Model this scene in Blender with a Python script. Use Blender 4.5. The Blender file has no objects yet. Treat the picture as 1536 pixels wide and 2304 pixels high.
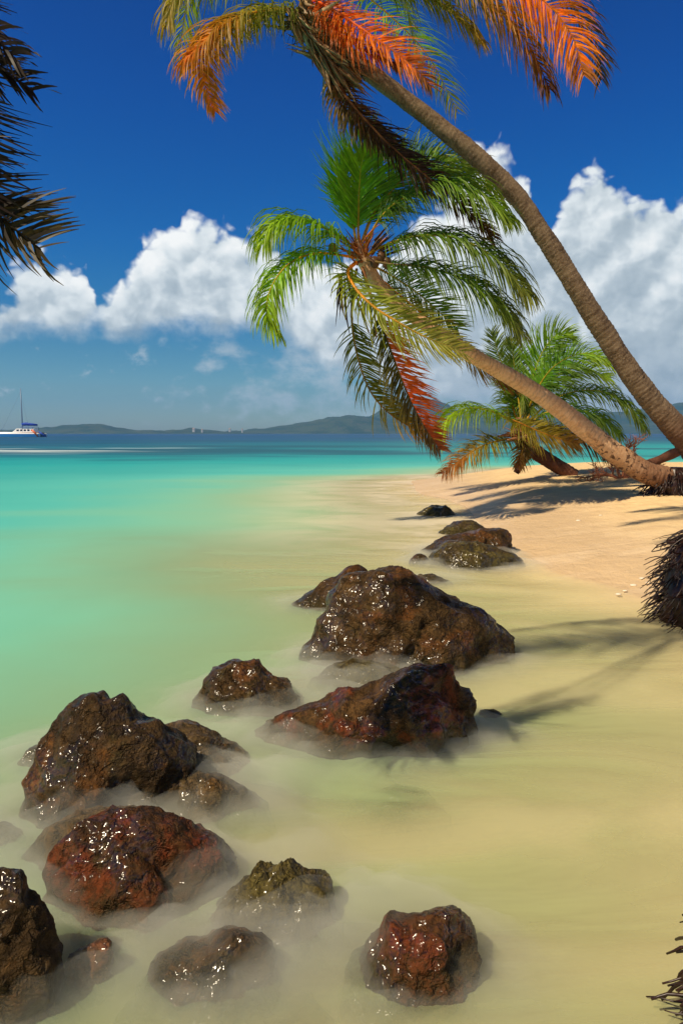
import bpy, math, random
from mathutils import Vector, Matrix, noise as NZ
random.seed(7)
scene = bpy.context.scene
COL = scene.collection
R = math.radians

# ------------------------------------------------------------------ camera
CAM_H = 1.6
FPX = 1600.0                      # focal length in photo pixels (photo 1536 x 2304)
PITCH = math.atan(177.0 / FPX)
CX, CY = 768.0, 1152.0
cam_data = bpy.data.cameras.new('camera')
cam = bpy.data.objects.new('camera', cam_data)
COL.objects.link(cam)
cam.location = (0, 0, CAM_H)
cam.rotation_euler = (math.pi / 2 - PITCH, 0, 0)
cam_data.sensor_fit = 'VERTICAL'
cam_data.sensor_height = 36.0
cam_data.sensor_width = 24.0
cam_data.lens = 36.0 * FPX / 2304.0
cam_data.clip_start = 0.05
cam_data.clip_end = 20000
scene.camera = cam
sP, cP = math.sin(PITCH), math.cos(PITCH)


def ray(px, py):
    u = (px - CX) / FPX
    v = (CY - py) / FPX
    return Vector((u, v * sP + cP, v * cP - sP))


def at(px, py, Y):                # point of the place seen at that pixel, Y metres ahead
    d = ray(px, py)
    t = Y / d.y
    return Vector((d.x * t, Y, CAM_H + d.z * t))


def on(px, py, z=0.0):            # point of the place seen at that pixel on the level z
    d = ray(px, py)
    t = (z - CAM_H) / d.z
    return Vector((d.x * t, d.y * t, z))


def azel(px, py):
    d = ray(px, py).normalized()
    return math.atan2(d.x, d.y), math.asin(d.z)


# ------------------------------------------------------------------ mesh helpers
def lerp(a, b, t):
    return a + (b - a) * t


def smooth(a, b, x):
    t = max(0.0, min(1.0, (x - a) / (b - a)))
    return t * t * (3 - 2 * t)


def interp(tab, x):
    if x <= tab[0][0]:
        return tab[0][1]
    for (a, va), (b, vb) in zip(tab, tab[1:]):
        if x <= b:
            t = (x - a) / (b - a)
            t = t * t * (3 - 2 * t)
            return va + (vb - va) * t
    return tab[-1][1]


def catmull(pts, n):
    """n points evenly spaced along a Catmull-Rom curve through pts (tuples or Vectors)."""
    P = [Vector(p) for p in pts]
    P = [P[0] * 2 - P[1]] + P + [P[-1] * 2 - P[-2]]
    dense = []
    for i in range(1, len(P) - 2):
        for k in range(16):
            t = k / 16
            a, b, c, d = P[i - 1], P[i], P[i + 1], P[i + 2]
            dense.append(0.5 * ((2 * b) + (c - a) * t + (2 * a - 5 * b + 4 * c - d) * t * t + (3 * b - a - 3 * c + d) * t ** 3))
    dense.append(P[-2])
    L = [0.0]
    for a, b in zip(dense, dense[1:]):
        L.append(L[-1] + (b - a).length)
    out, j = [], 0
    for i in range(n):
        s = L[-1] * i / (n - 1)
        while j < len(L) - 2 and L[j + 1] < s:
            j += 1
        t = (s - L[j]) / max(1e-9, L[j + 1] - L[j])
        out.append(dense[j].lerp(dense[j + 1], min(1, max(0, t))))
    return out, L[-1]


class MB:
    """Collects shapes and links them as ONE mesh object."""

    def __init__(self):
        self.v, self.f, self.c, self.s = [], [], [], []

    def add(self, verts, faces, col=(1, 1, 1), cols=None, smooth_=True):
        o = len(self.v)
        self.v += [tuple(p) for p in verts]
        self.f += [tuple(i + o for i in f) for f in faces]
        self.c += cols if cols else [col] * len(verts)
        self.s += [smooth_] * len(faces)

    def tube(self, pts, rads, sides=8, col=(1, 1, 1), cols=None, caps=True, jitter=None):
        pts = [Vector(p) for p in pts]
        n = len(pts)
        V, F, CC = [], [], []
        ref = None
        for i, p in enumerate(pts):
            T = (pts[min(n - 1, i + 1)] - pts[max(0, i - 1)])
            T = T.normalized() if T.length > 1e-9 else Vector((0, 0, 1))
            if ref is None:
                ref = Vector((0, 0, 1)) if abs(T.z) < 0.9 else Vector((1, 0, 0))
            A = (ref - T * ref.dot(T)).normalized()
            ref = A
            B = T.cross(A)
            r = rads[i] if isinstance(rads, (list, tuple)) else rads
            for k in range(sides):
                a = 2 * math.pi * k / sides
                rr = r * (jitter(i, k, a) if jitter else 1)
                V.append(p + (A * math.cos(a) + B * math.sin(a)) * rr)
                CC.append(cols[i] if cols else col)
        for i in range(n - 1):
            for k in range(sides):
                k2 = (k + 1) % sides
                F.append((i * sides + k, i * sides + k2, (i + 1) * sides + k2, (i + 1) * sides + k))
        if caps:
            F.append(tuple(range(sides - 1, -1, -1)))
            F.append(tuple((n - 1) * sides + k for k in range(sides)))
        self.add(V, F, cols=CC)

    def box(self, c, s, col=(1, 1, 1), rot=None):
        V = []
        for z in (-.5, .5):
            for y in (-.5, .5):
                for x in (-.5, .5):
                    p = Vector((x * s[0], y * s[1], z * s[2]))
                    if rot:
                        p.rotate(rot)
                    V.append(p + Vector(c))
        F = [(0, 2, 3, 1), (4, 5, 7, 6), (0, 1, 5, 4), (2, 6, 7, 3), (0, 4, 6, 2), (1, 3, 7, 5)]
        self.add(V, F, col, smooth_=False)

    def build(self, name, mat, parent=None, loc=None):
        me = bpy.data.meshes.new(name)
        me.from_pydata(self.v, [], self.f)
        me.polygons.foreach_set('use_smooth', self.s)
        ca = me.color_attributes.new('col', 'FLOAT_COLOR', 'POINT')
        flat = []
        for c in self.c:
            flat += [c[0], c[1], c[2], 1.0]
        ca.data.foreach_set('color', flat)
        me.materials.append(mat)
        me.update()
        ob = bpy.data.objects.new(name, me)
        COL.objects.link(ob)
        if parent:
            ob.parent = parent
            ob.matrix_parent_inverse = Matrix.Translation(-parent.location)
        return ob


def tag(o, label=None, cat=None, group=None, kind=None):
    if label:
        o['label'] = label
    if cat:
        o['category'] = cat
    if group:
        o['group'] = group
    if kind:
        o['kind'] = kind
    return o


def empty(name, loc):
    o = bpy.data.objects.new(name, None)
    COL.objects.link(o)
    o.location = loc
    o.empty_display_size = 0.2
    return o


# ------------------------------------------------------------------ node helpers
class NT:
    def __init__(self, tree):
        self.t = tree
        tree.nodes.clear()

    def n(self, typ, **kw):
        nd = self.t.nodes.new(typ)
        for k, v in kw.items():
            setattr(nd, k, v)
        return nd

    def link(self, a, b):
        self.t.links.new(a, b)

    def put(self, sock, v):
        if hasattr(v, 'links') or isinstance(v, bpy.types.NodeSocket):
            self.link(v, sock)
        elif isinstance(v, (tuple, list)) and len(v) == 3 and sock.type == 'RGBA':
            sock.default_value = (*v, 1)
        else:
            sock.default_value = v

    def m(self, op, a, b=None, c=None, clamp=False):
        nd = self.n('ShaderNodeMath', operation=op, use_clamp=clamp)
        self.put(nd.inputs[0], a)
        if b is not None:
            self.put(nd.inputs[1], b)
        if c is not None:
            self.put(nd.inputs[2], c)
        return nd.outputs[0]

    def vm(self, op, a, b=None):
        nd = self.n('ShaderNodeVectorMath', operation=op)
        self.put(nd.inputs[0], a)
        if b is not None:
            self.put(nd.inputs[1], b)
        return nd.outputs[0]

    def mix(self, f, a, b, blend='MIX'):
        nd = self.n('ShaderNodeMix', data_type='RGBA', blend_type=blend)
        self.put(nd.inputs[0], f)
        self.put(nd.inputs[6], a)
        self.put(nd.inputs[7], b)
        return nd.outputs[2]

    def ramp(self, f, stops, interp='LINEAR'):
        nd = self.n('ShaderNodeValToRGB')
        cr = nd.color_ramp
        cr.interpolation = interp
        while len(cr.elements) < len(stops):
            cr.elements.new(0.5)
        for e, (p, c) in zip(cr.elements, stops):
            e.position = p
            e.color = (c, c, c, 1) if isinstance(c, (int, float)) else (*c, 1)
        self.put(nd.inputs[0], f)
        return nd.outputs[0]

    def sstep(self, a, b, x):
        nd = self.n('ShaderNodeMapRange', interpolation_type='SMOOTHSTEP')
        self.put(nd.inputs[0], x)
        self.put(nd.inputs[1], a)
        self.put(nd.inputs[2], b)
        return nd.outputs[0]

    def noise(self, vec, scale, detail=4, rough=.5, dist=0, out=0, dim='3D'):
        nd = self.n('ShaderNodeTexNoise', noise_dimensions=dim)
        if vec is not None:
            self.link(vec, nd.inputs['Vector'])
        nd.inputs['Scale'].default_value = scale
        nd.inputs['Detail'].default_value = detail
        nd.inputs['Roughness'].default_value = rough
        nd.inputs['Distortion'].default_value = dist
        return nd.outputs[out]

    def voro(self, vec, scale, feature='F1', out=0, smoothness=None, detail=0, rand=1, dim='3D'):
        nd = self.n('ShaderNodeTexVoronoi', feature=feature, voronoi_dimensions=dim)
        self.link(vec, nd.inputs['Vector'])
        nd.inputs['Scale'].default_value = scale
        nd.inputs['Detail'].default_value = detail
        nd.inputs['Randomness'].default_value = rand
        if smoothness is not None:
            nd.inputs['Smoothness'].default_value = smoothness
        return nd.outputs[out]

    def attr(self, name, out='Fac'):
        nd = self.n('ShaderNodeAttribute', attribute_name=name)
        return nd.outputs[out]

    def xyz(self, v):
        nd = self.n('ShaderNodeSeparateXYZ')
        self.link(v, nd.inputs[0])
        return nd.outputs

    def comb(self, x, y, z):
        nd = self.n('ShaderNodeCombineXYZ')
        for s, v in zip(nd.inputs, (x, y, z)):
            self.put(s, v)
        return nd.outputs[0]

    def scale(self, v, s):
        return self.vm('MULTIPLY', v, s)

    def bump(self, h, strength=.5, dist=.02):
        nd = self.n('ShaderNodeBump')
        nd.inputs['Strength'].default_value = strength
        nd.inputs['Distance'].default_value = dist
        self.link(h, nd.inputs['Height'])
        return nd.outputs[0]

    def pbr(self, col, rough=.6, spec=.4, normal=None, **kw):
        b = self.n('ShaderNodeBsdfPrincipled')
        self.put(b.inputs['Base Color'], col)
        self.put(b.inputs['Roughness'], rough)
        self.put(b.inputs['Specular IOR Level'], spec)
        if normal is not None:
            self.link(normal, b.inputs['Normal'])
        for k, v in kw.items():
            self.put(b.inputs[k], v)
        return b.outputs[0]

    def out(self, sh, vol=None):
        o = self.n('ShaderNodeOutputMaterial')
        if sh is not None:
            self.link(sh, o.inputs[0])
        if vol is not None:
            self.link(vol, o.inputs[1])


def material(name):
    m = bpy.data.materials.new(name)
    m.use_nodes = True
    return m, NT(m.node_tree)


def plain(name, col, rough=.5, spec=.4, var=.12, scale=6):
    m, t = material(name)
    pos = t.n('ShaderNodeTexCoord').outputs['Object']
    k = t.noise(pos, scale, 5, .6)
    dark = tuple(c * (1 - var * 2) for c in col)
    lite = tuple(min(1, c * (1 + var)) for c in col)
    t.out(t.pbr(t.mix(t.sstep(.3, .7, k), dark, lite), rough, spec))
    return m
# ------------------------------------------------------------------ light and sky
SUN_EL, SUN_AZ = R(50), R(-123)        # from the left, behind the camera
sun_dir = Vector((math.sin(SUN_AZ) * math.cos(SUN_EL), math.cos(SUN_AZ) * math.cos(SUN_EL), math.sin(SUN_EL)))
sd = bpy.data.lights.new('sun', 'SUN')
sd.energy = 5.0
sd.angle = R(0.55)
sd.color = (1.0, 0.85, 0.62)
sun = bpy.data.objects.new('sun', sd)
COL.objects.link(sun)
sun.location = sun_dir * 60
sun.rotation_euler = (-sun_dir).to_track_quat('-Z', 'Y').to_euler()

world = bpy.data.worlds.new('World')
scene.world = world
world.use_nodes = True
w = NT(world.node_tree)
SKY_STRENGTH = 0.085
sky = w.n('ShaderNodeTexSky', sky_type='NISHITA', sun_disc=False)
sky.sun_elevation = SUN_EL
sky.sun_rotation = SUN_AZ
sky.air_density = 1.0
sky.dust_density = 0.4
sky.ozone_density = 2.5
d = w.n('ShaderNodeTexCoord').outputs['Generated']
X, Y, Z = w.xyz(d)
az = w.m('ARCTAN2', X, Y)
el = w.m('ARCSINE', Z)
# deep polarised blue in view; overhead the tint is darkened to cut blue fill
hs = w.n('ShaderNodeHueSaturation')
hs.inputs['Hue'].default_value = 0.485
hs.inputs['Saturation'].default_value = 1.5
hs.inputs['Value'].default_value = 1.0
w.link(sky.outputs[0], hs.inputs['Color'])
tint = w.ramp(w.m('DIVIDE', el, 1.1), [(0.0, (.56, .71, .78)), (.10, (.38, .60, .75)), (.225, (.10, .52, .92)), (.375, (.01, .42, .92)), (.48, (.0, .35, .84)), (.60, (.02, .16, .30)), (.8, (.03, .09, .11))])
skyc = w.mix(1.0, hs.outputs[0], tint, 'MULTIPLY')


def ramp_of(points, axis):
    """Colour ramp over azimuth from a list of places in the sky; axis 1 gives elevation."""
    st = []
    for px, py in points:
        a, e = azel(px, py)
        st.append(((a + 0.7) / 1.4, e / 0.5))
    return st


azf = w.m('DIVIDE', w.m('ADD', az, 0.7), 1.4)
tops = [(-700, 700), (-250, 600), (-60, 640), (0, 672), (35, 615), (85, 572), (150, 578), (203, 630), (222, 704), (250, 668), (300, 603), (318, 548), (400, 508),
        (470, 492), (540, 505), (590, 520), (640, 580), (760, 600), (900, 520), (1000, 430), (1055, 330), (1105, 335), (1150, 372), (1190, 425), (1215, 530), (1245, 500), (1285, 402), (1345, 380), (1400, 398), (1445, 438), (1520, 440), (1800, 420)]
bases = [(-700, 760), (0, 756), (190, 754), (225, 728), (250, 752), (300, 750), (430, 738), (590, 734), (650, 775), (720, 826), (850, 872), (1000, 905), (1150, 935), (1300, 962), (1800, 970)]
topv = w.m('MULTIPLY', w.ramp(azf, ramp_of(tops, 1)), 0.5)
basev = w.m('MULTIPLY', w.ramp(azf, ramp_of(bases, 1)), 0.5)
P = w.comb(az, w.m('MULTIPLY', el, 1.15), 0)
warp = w.noise(P, 14, 3, .6, out=1, dim='2D')
Pw = w.vm('ADD', P, w.scale(w.vm('SUBTRACT', warp, (.5, .5, .5)), (.035, .035, .035)))
nb = w.noise(P, 11, 6, .52, dim='2D')
bl = w.voro(Pw, 26, 'SMOOTH_F1', 0, .35, 2, dim='2D')
bl2 = w.voro(Pw, 60, 'F1', 0, None, 0, dim='2D')
puff = w.m('SUBTRACT', .55, w.m('ADD', w.m('MULTIPLY', bl, .8), w.m('MULTIPLY', bl2, .12)))
edge = w.m('ADD', w.m('MULTIPLY', w.m('SUBTRACT', nb, .5), .075), w.m('MULTIPLY', puff, .045))
up = w.sstep(-.005, .017, w.m('SUBTRACT', w.m('ADD', topv, edge), el))
lowe = w.m('MULTIPLY', w.m('SUBTRACT', w.noise(P, 17, 4, .6, dim='2D'), .5), .05)
lo = w.sstep(-.012, .022, w.m('ADD', w.m('SUBTRACT', el, basev), lowe))
dens = w.m('MULTIPLY', up, lo)
# light and dark of the billows: finer relief towards the sun side
off = w.vm('ADD', Pw, (-.012, .016, 0))
blo = w.voro(off, 26, 'SMOOTH_F1', 0, .35, 2, dim='2D')
nbo = w.noise(w.vm('ADD', P, (-.02, .025, 0)), 11, 5, .52, dim='2D')
relief = w.m('ADD', w.m('MULTIPLY', w.m('SUBTRACT', blo, bl), .36), w.m('MULTIPLY', w.m('SUBTRACT', nb, nbo), 1.0))
height = w.m('DIVIDE', w.m('SUBTRACT', el, basev), w.m('ADD', w.m('SUBTRACT', topv, basev), .02))
lit = w.m('ADD', w.m('ADD', .34, w.m('MULTIPLY', height, .60)), relief)
left = w.sstep(.1, .26, az)
lit = w.m('SUBTRACT', lit, w.m('MULTIPLY', left, .30))
ccol = w.ramp(lit, [(0.0, (3.9, 4.7, 5.3)), (.35, (5.4, 6.2, 6.7)), (.65, (8.2, 8.8, 9.0)), (1.0, (10.6, 10.7, 10.5))])
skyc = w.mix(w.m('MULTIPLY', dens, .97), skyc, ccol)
# small thin clouds low over the sea
wn = w.noise(w.comb(w.m('ADD', az, 3.3), w.m('MULTIPLY', el, 1.6), 0), 19, 6, .58, dim='2D')
band = w.m('MULTIPLY', w.sstep(.005, .03, el), w.sstep(.165, .09, el))
east = w.sstep(-.36, -.02, az)
wisp = w.m('MULTIPLY', w.sstep(w.m('SUBTRACT', .62, w.m('MULTIPLY', east, .30)), .80, wn), band)
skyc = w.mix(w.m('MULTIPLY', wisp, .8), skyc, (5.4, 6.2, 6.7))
bg = w.n('ShaderNodeBackground')
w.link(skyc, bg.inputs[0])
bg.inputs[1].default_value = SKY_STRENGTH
wo = w.n('ShaderNodeOutputWorld')
w.link(bg.outputs[0], wo.inputs[0])

vs = scene.view_settings
vs.view_transform = 'Standard'
vs.look = 'None'
vs.gamma = 1
vs.exposure = 0.2
vs.use_curve_mapping = False
scene.cycles.use_denoising = True
scene.cycles.volume_bounces = 3
scene.cycles.max_bounces = 10
scene.cycles.transparent_max_bounces = 24
world.cycles.sampling_method = 'MANUAL'
world.cycles.sample_map_resolution = 256
# ------------------------------------------------------------------ beach, sea
SHORE = [(-60, 9), (-6, 2.2), (0, 2.2), (2, 2.4), (4, 3.2), (5.8, 3.4), (7, 2.95), (8.5, 2.45), (10, 2.35), (13, 2.6), (16, 2.55), (20, 2.2), (23.5, 2.3), (26, 3.6), (29, 7.5), (60, 70), (400, 400), (5000, 6000)]


def shore_d(x, y):
    """metres inland of the waterline (negative: out at sea)"""
    a = x - interp(SHORE, y)
    b = (31.5 + 0.6 * math.sin(x * .3) - y) * 0.9
    k = 1.2
    h = max(0, min(1, .5 + .5 * (b - a) / k))
    return lerp(b, a, h) - k * h * (1 - h)


def bed(x, y):
    d = shore_d(x, y)
    if d > 0:
        z = 0.86 * (1 - math.exp(-d * 0.20))
    else:
        e = -d
        z = -(0.5 * (1 - math.exp(-e * 0.17)) + 0.022 * e)
        z = max(z, -9)
    f = 1 / (1 + max(0, y - 30) * .1)
    z += f * .035 * NZ.noise(Vector((x * .55, y * .4, 2))) + f * .012 * NZ.noise(Vector((x * 2.1, y * 1.5, 5)))
    return z


def graded(lo, hi, fine_lo, fine_hi, step, grow=1.12):
    v = []
    x = fine_lo
    while x <= fine_hi:
        v.append(x)
        x += step
    s, x = step, v[-1]
    while x < hi:
        s *= grow
        x += s
        v.append(min(x, hi))
    s, x = step, fine_lo
    while x > lo:
        s *= grow
        x -= s
        v.insert(0, max(x, lo))
    return v


def sheet(name, mat, xs, ys, zf, depth_attr):
    V, F = [], []
    dep, sh = [], []
    for y in ys:
        for x in xs:
            b = bed(x, y)
            V.append((x, y, zf(x, y, b)))
            dep.append(max(0.0, -b))
            sh.append(shore_d(x, y))
    nx = len(xs)
    for j in range(len(ys) - 1):
        for i in range(nx - 1):
            F.append((j * nx + i, j * nx + i + 1, (j + 1) * nx + i + 1, (j + 1) * nx + i))
    me = bpy.data.meshes.new(name)
    me.from_pydata(V, [], F)
    me.polygons.foreach_set('use_smooth', [True] * len(F))
    if depth_attr:
        me.attributes.new('depth', 'FLOAT', 'POINT').data.foreach_set('value', dep)
    me.attributes.new('shore', 'FLOAT', 'POINT').data.foreach_set('value', sh)
    me.materials.append(mat)
    me.update()
    ob = bpy.data.objects.new(name, me)
    COL.objects.link(ob)
    ob['kind'] = 'structure'
    return ob


# sand: golden where dry, greyer and darker where the wash has wetted it
m_sand, t = material('sand')
pos = t.n('ShaderNodeNewGeometry').outputs['Position']
sh = t.attr('shore')
streak = t.noise(t.scale(pos, (.35, 1.0, 1)), 1.3, 6, .6, .4)
wet = t.m('ADD', sh, t.m('MULTIPLY', t.m('SUBTRACT', streak, .5), 2.6))
grain = t.noise(pos, 90, 4, .7)
mott = t.noise(pos, 3.2, 6, .6)
dry = t.mix(grain, (.70, .50, .24), (.88, .66, .35))
dry = t.mix(t.sstep(.35, .7, mott), dry, (.70, .48, .24))
wetc = t.mix(grain, (.56, .39, .21), (.70, .50, .29))
wetc = t.mix(t.sstep(.45, .75, streak), wetc, (.76, .58, .38))
col = t.mix(t.sstep(1.0, 3.0, wet), wetc, dry)
col = t.mix(t.sstep(-.6, -3, sh), col, (.46, .36, .16))
rough = t.m('SUBTRACT', .85, t.m('MULTIPLY', t.sstep(2.4, .6, wet), .4))
hh = t.m('ADD', t.m('MULTIPLY', grain, .25), t.m('MULTIPLY', t.noise(pos, 9, 5, .6), .8))
t.out(t.pbr(col, rough, .3, t.bump(t.m('ADD', hh, t.m('MULTIPLY', t.noise(pos, 3.6, 4, .55), 2.2)), .7, .035)))

xs = graded(-4000, 4000, -7, 9, .16, 1.11)
ys = graded(-60, 5600, .6, 12, .13, 1.055)
beach = sheet('beach', m_sand, xs, ys, lambda x, y, b: b, True)

# the sea surface: sand-green in the shallows, turquoise beyond, deep blue far out
m_sea, t = material('sea_water')
pos = t.n('ShaderNodeNewGeometry').outputs['Position']
dep = t.attr('depth')
sh = t.attr('shore')
px_, py_, pz_ = t.xyz(pos)
ly = t.m('LOGARITHM', t.m('MAXIMUM', py_, 1.0), 10.0)
slow = t.noise(t.comb(t.m('MULTIPLY', px_, .12), t.m('MULTIPLY', py_, .32), 0), 1.0, 5, .55, .5)
far = t.noise(t.comb(t.m('DIVIDE', px_, t.m('MAXIMUM', t.m('MULTIPLY', py_, .55), 4.)), t.m('MULTIPLY', ly, 11.0), 1.7), 1.0, 5, .55, .3)
slow2 = t.noise(t.comb(t.m('MULTIPLY', px_, .45), t.m('MULTIPLY', py_, 1.3), 3.3), 1.0, 5, .6, 1.0)
# distance out from the waterline, so the bands follow the coast and not the lens
out = t.m('LOGARITHM', t.m('MAXIMUM', t.m('MULTIPLY', sh, -1.0), .1), 10.0)
pf = t.m('ADD', t.m('DIVIDE', t.m('ADD', out, 1.0), 4.0), t.m('MULTIPLY', t.m('SUBTRACT', slow, .5), .10))
body = t.ramp(pf, [(0.0, (.66, .52, .30)), (.22, (.58, .50, .26)), (.33, (.40, .44, .20)), (.40, (.31, .49, .27)), (.45, (.20, .53, .35)), (.50, (.09, .51, .42)),
                   (.56, (.045, .42, .37)), (.62, (.015, .39, .36)), (.675, (.006, .33, .33)), (.72, (.001, .18, .22)), (.79, (.0, .085, .18)), (1.0, (.0, .050, .19))])
reef = t.m('MULTIPLY', t.sstep(.50, .62, far), t.sstep(1.48, 1.75, ly))
body = t.mix(t.m('MULTIPLY', reef, .72), body, (.0, .065, .10))
# lines of breaking water over the reef, far left
brk = t.m('MULTIPLY', t.sstep(.47, .60, t.noise(t.comb(t.m('MULTIPLY', px_, .045), t.m('MULTIPLY', py_, .16), 4.2), 1.0, 4, .5, .6)), t.m('MULTIPLY', t.sstep(52, 60, py_), t.sstep(95, 75, py_)))
brk = t.m('MULTIPLY', brk, t.sstep(-12, -26, px_))
body = t.mix(t.m('MULTIPLY', brk, .75), body, (.75, .85, .82))
# wash of foam along the sand
wash = t.noise(t.comb(t.m('MULTIPLY', px_, .5), t.m('MULTIPLY', py_, .75), 8.), 1.0, 6, .6, .6)
foam = t.m('MULTIPLY', t.m('MULTIPLY', t.sstep(-5.5, -.5, sh), t.sstep(7.5, 11, py_)), t.sstep(.28, .62, wash))
body = t.mix(t.m('MULTIPLY', foam, .75), body, (.85, .74, .55))
opac = t.m('MAXIMUM', t.m('MULTIPLY', t.sstep(.15, .50, dep), t.m('ADD', .72, t.m('MULTIPLY', slow, .5))), t.m('MULTIPLY', t.sstep(5.5, 13, py_), t.sstep(.0, .3, dep)))
opac = t.m('MAXIMUM', opac, t.m('MULTIPLY', foam, .8))
opac = t.m('MAXIMUM', opac, t.m('MULTIPLY', t.sstep(.0, .10, dep), t.m('ADD', .10, t.m('MULTIPLY', t.sstep(.35, .65, slow2), .55))))
rip = t.noise(t.comb(t.m('MULTIPLY', px_, .6), py_, 0), 2.2, 4, .5)
dif = t.pbr(body, .5, .12, t.bump(rip, .15, .05))
tr = t.n('ShaderNodeBsdfTransparent').outputs[0]
gl = t.n('ShaderNodeBsdfGlossy')
gl.inputs['Roughness'].default_value = .28
fr = t.n('ShaderNodeLayerWeight')
fr.inputs[0].default_value = .12
mx = t.n('ShaderNodeMixShader')
t.put(mx.inputs[0], opac)
t.link(tr, mx.inputs[1])
t.link(dif, mx.inputs[2])
mg = t.n('ShaderNodeMixShader')
t.put(mg.inputs[0], t.m('MULTIPLY', t.m('MULTIPLY', fr.outputs['Fresnel'], .10), t.sstep(-.05, .15, dep)))
t.link(mx.outputs[0], mg.inputs[1])
t.link(gl.outputs[0], mg.inputs[2])
t.out(mg.outputs[0])
xs = graded(-4200, 4200, -9, 9, .22, 1.10)
ys = graded(-50, 5800, .6, 34, .22, 1.055)
sea = sheet('sea', m_sea, xs, ys, lambda x, y, b: 0.0, True)

# the milky water of the shallows, full of stirred-up sand: a real body of water
m_vol, t = material('cloudy_water')
vs_ = t.n('ShaderNodeVolumePrincipled')
vs_.inputs['Color'].default_value = (.90, .855, .55, 1)
vs_.inputs['Density'].default_value = 7.0
vs_.inputs['Anisotropy'].default_value = -.25
t.out(None, vs_.outputs[0])
mb = MB()
mb.box((-9, 14, -.76), (46, 36, 1.512))
vol = mb.build('shallow_water', m_vol)
vol['kind'] = 'structure'
# ------------------------------------------------------------------ rocks
def rock_mat(name, base, second, patch, patch_amt, rough=.30, lichen=(.13, .105, .035), lich_amt=.35):
    m, t = material(name)
    pos = t.n('ShaderNodeNewGeometry').outputs['Position']
    big = t.noise(pos, 3.0, 8, .62, .4)
    mid = t.noise(pos, 9.0, 8, .65, .3)
    fine = t.noise(pos, 38, 8, .7)
    pit = t.voro(pos, 24, 'F1', 0, None, 3)
    crack = t.noise(pos, 5.0, 10, .7, 1.2)
    wp = t.vm('ADD', pos, t.scale(t.vm('SUBTRACT', t.noise(pos, 6, 5, .65, out=1), (.5, .5, .5)), (.28, .28, .28)))
    fis = t.sstep(.0, .09, t.voro(wp, 6.5, 'DISTANCE_TO_EDGE'))
    fis2 = t.sstep(.0, .16, t.voro(wp, 15, 'DISTANCE_TO_EDGE'))
    col = t.mix(t.sstep(.35, .65, mid), base, second)
    col = t.mix(t.m('MULTIPLY', t.sstep(.56, .66, t.noise(pos, 4.3, 9, .68, .6)), lich_amt), col, lichen)
    col = t.mix(t.sstep(.62 - .3 * patch_amt, .72 - .3 * patch_amt, big), col, patch)
    col = t.mix(t.m('MULTIPLY', t.sstep(.55, .40, fine), .65), col, tuple(c * .22 for c in base))
    col = t.mix(t.m('MULTIPLY', t.m('SUBTRACT', 1, fis), .45), col, tuple(c * .2 for c in base))
    # a band of dark weed where the water keeps the stone wet
    z = t.xyz(pos)[2]
    col = t.mix(t.m('MULTIPLY', t.sstep(.16, .02, t.m('ADD', z, t.m('MULTIPLY', t.m('SUBTRACT', mid, .5), .12))), .5), col, (.050, .048, .016))
    col = t.mix(1, col, (.70, .70, .66), 'MULTIPLY')
    h = t.m('ADD', t.m('ADD', t.m('MULTIPLY', mid, .9), t.m('MULTIPLY', fine, .26)), t.m('ADD', t.m('MULTIPLY', pit, .2), t.m('MULTIPLY', crack, .6)))
    h = t.m('ADD', h, t.m('ADD', t.m('MULTIPLY', fis, .30), t.m('MULTIPLY', fis2, .10)))
    rgh = t.m('ADD', rough + .12, t.m('MULTIPLY', t.noise(pos, 14, 5, .6), .3))
    bmp = t.n('ShaderNodeBump')
    bmp.inputs['Strength'].default_value = .8
    bmp.inputs['Distance'].default_value = .045
    t.link(t.noise(pos, 21, 1.4, .45), bmp.inputs['Height'])
    kw = {'Coat Roughness': .17, 'Coat Normal': bmp.outputs[0], 'Coat Weight': t.m('MULTIPLY', t.sstep(.40, .62, t.noise(pos, 4.2, 4, .6)), .85), 'Specular Tint': (1.0, .78, .55, 1), 'Coat IOR': 1.45}
    t.out(t.pbr(col, rgh, .25, t.bump(h, .75, .045), **kw))
    return m


RM = {
    'brown': rock_mat('brown_stone', (.055, .027, .008), (.14, .074, .024), (.17, .062, .014), .36),
    'olive': rock_mat('olive_stone', (.055, .034, .010), (.145, .098, .030), (.17, .13, .035), .55, lich_amt=.7),
    'red': rock_mat('red_stone', (.050, .021, .007), (.13, .050, .015), (.20, .040, .010), .44, lich_amt=.45),
    'redtop': rock_mat('red_topped_stone', (.058, .028, .008), (.15, .074, .024), (.22, .042, .010), .36, lich_amt=.4),
    'rust': rock_mat('rust_stone', (.13, .045, .022), (.28, .10, .05), (.34, .12, .06), .5, lich_amt=.1),
    'dark': rock_mat('dark_stone', (.036, .018, .006), (.100, .053, .018), (.19, .070, .013), .36),
    'tan': rock_mat('tan_stone', (.09, .055, .022), (.19, .12, .052), (.20, .105, .035), .5, lich_amt=.5),
}


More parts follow.
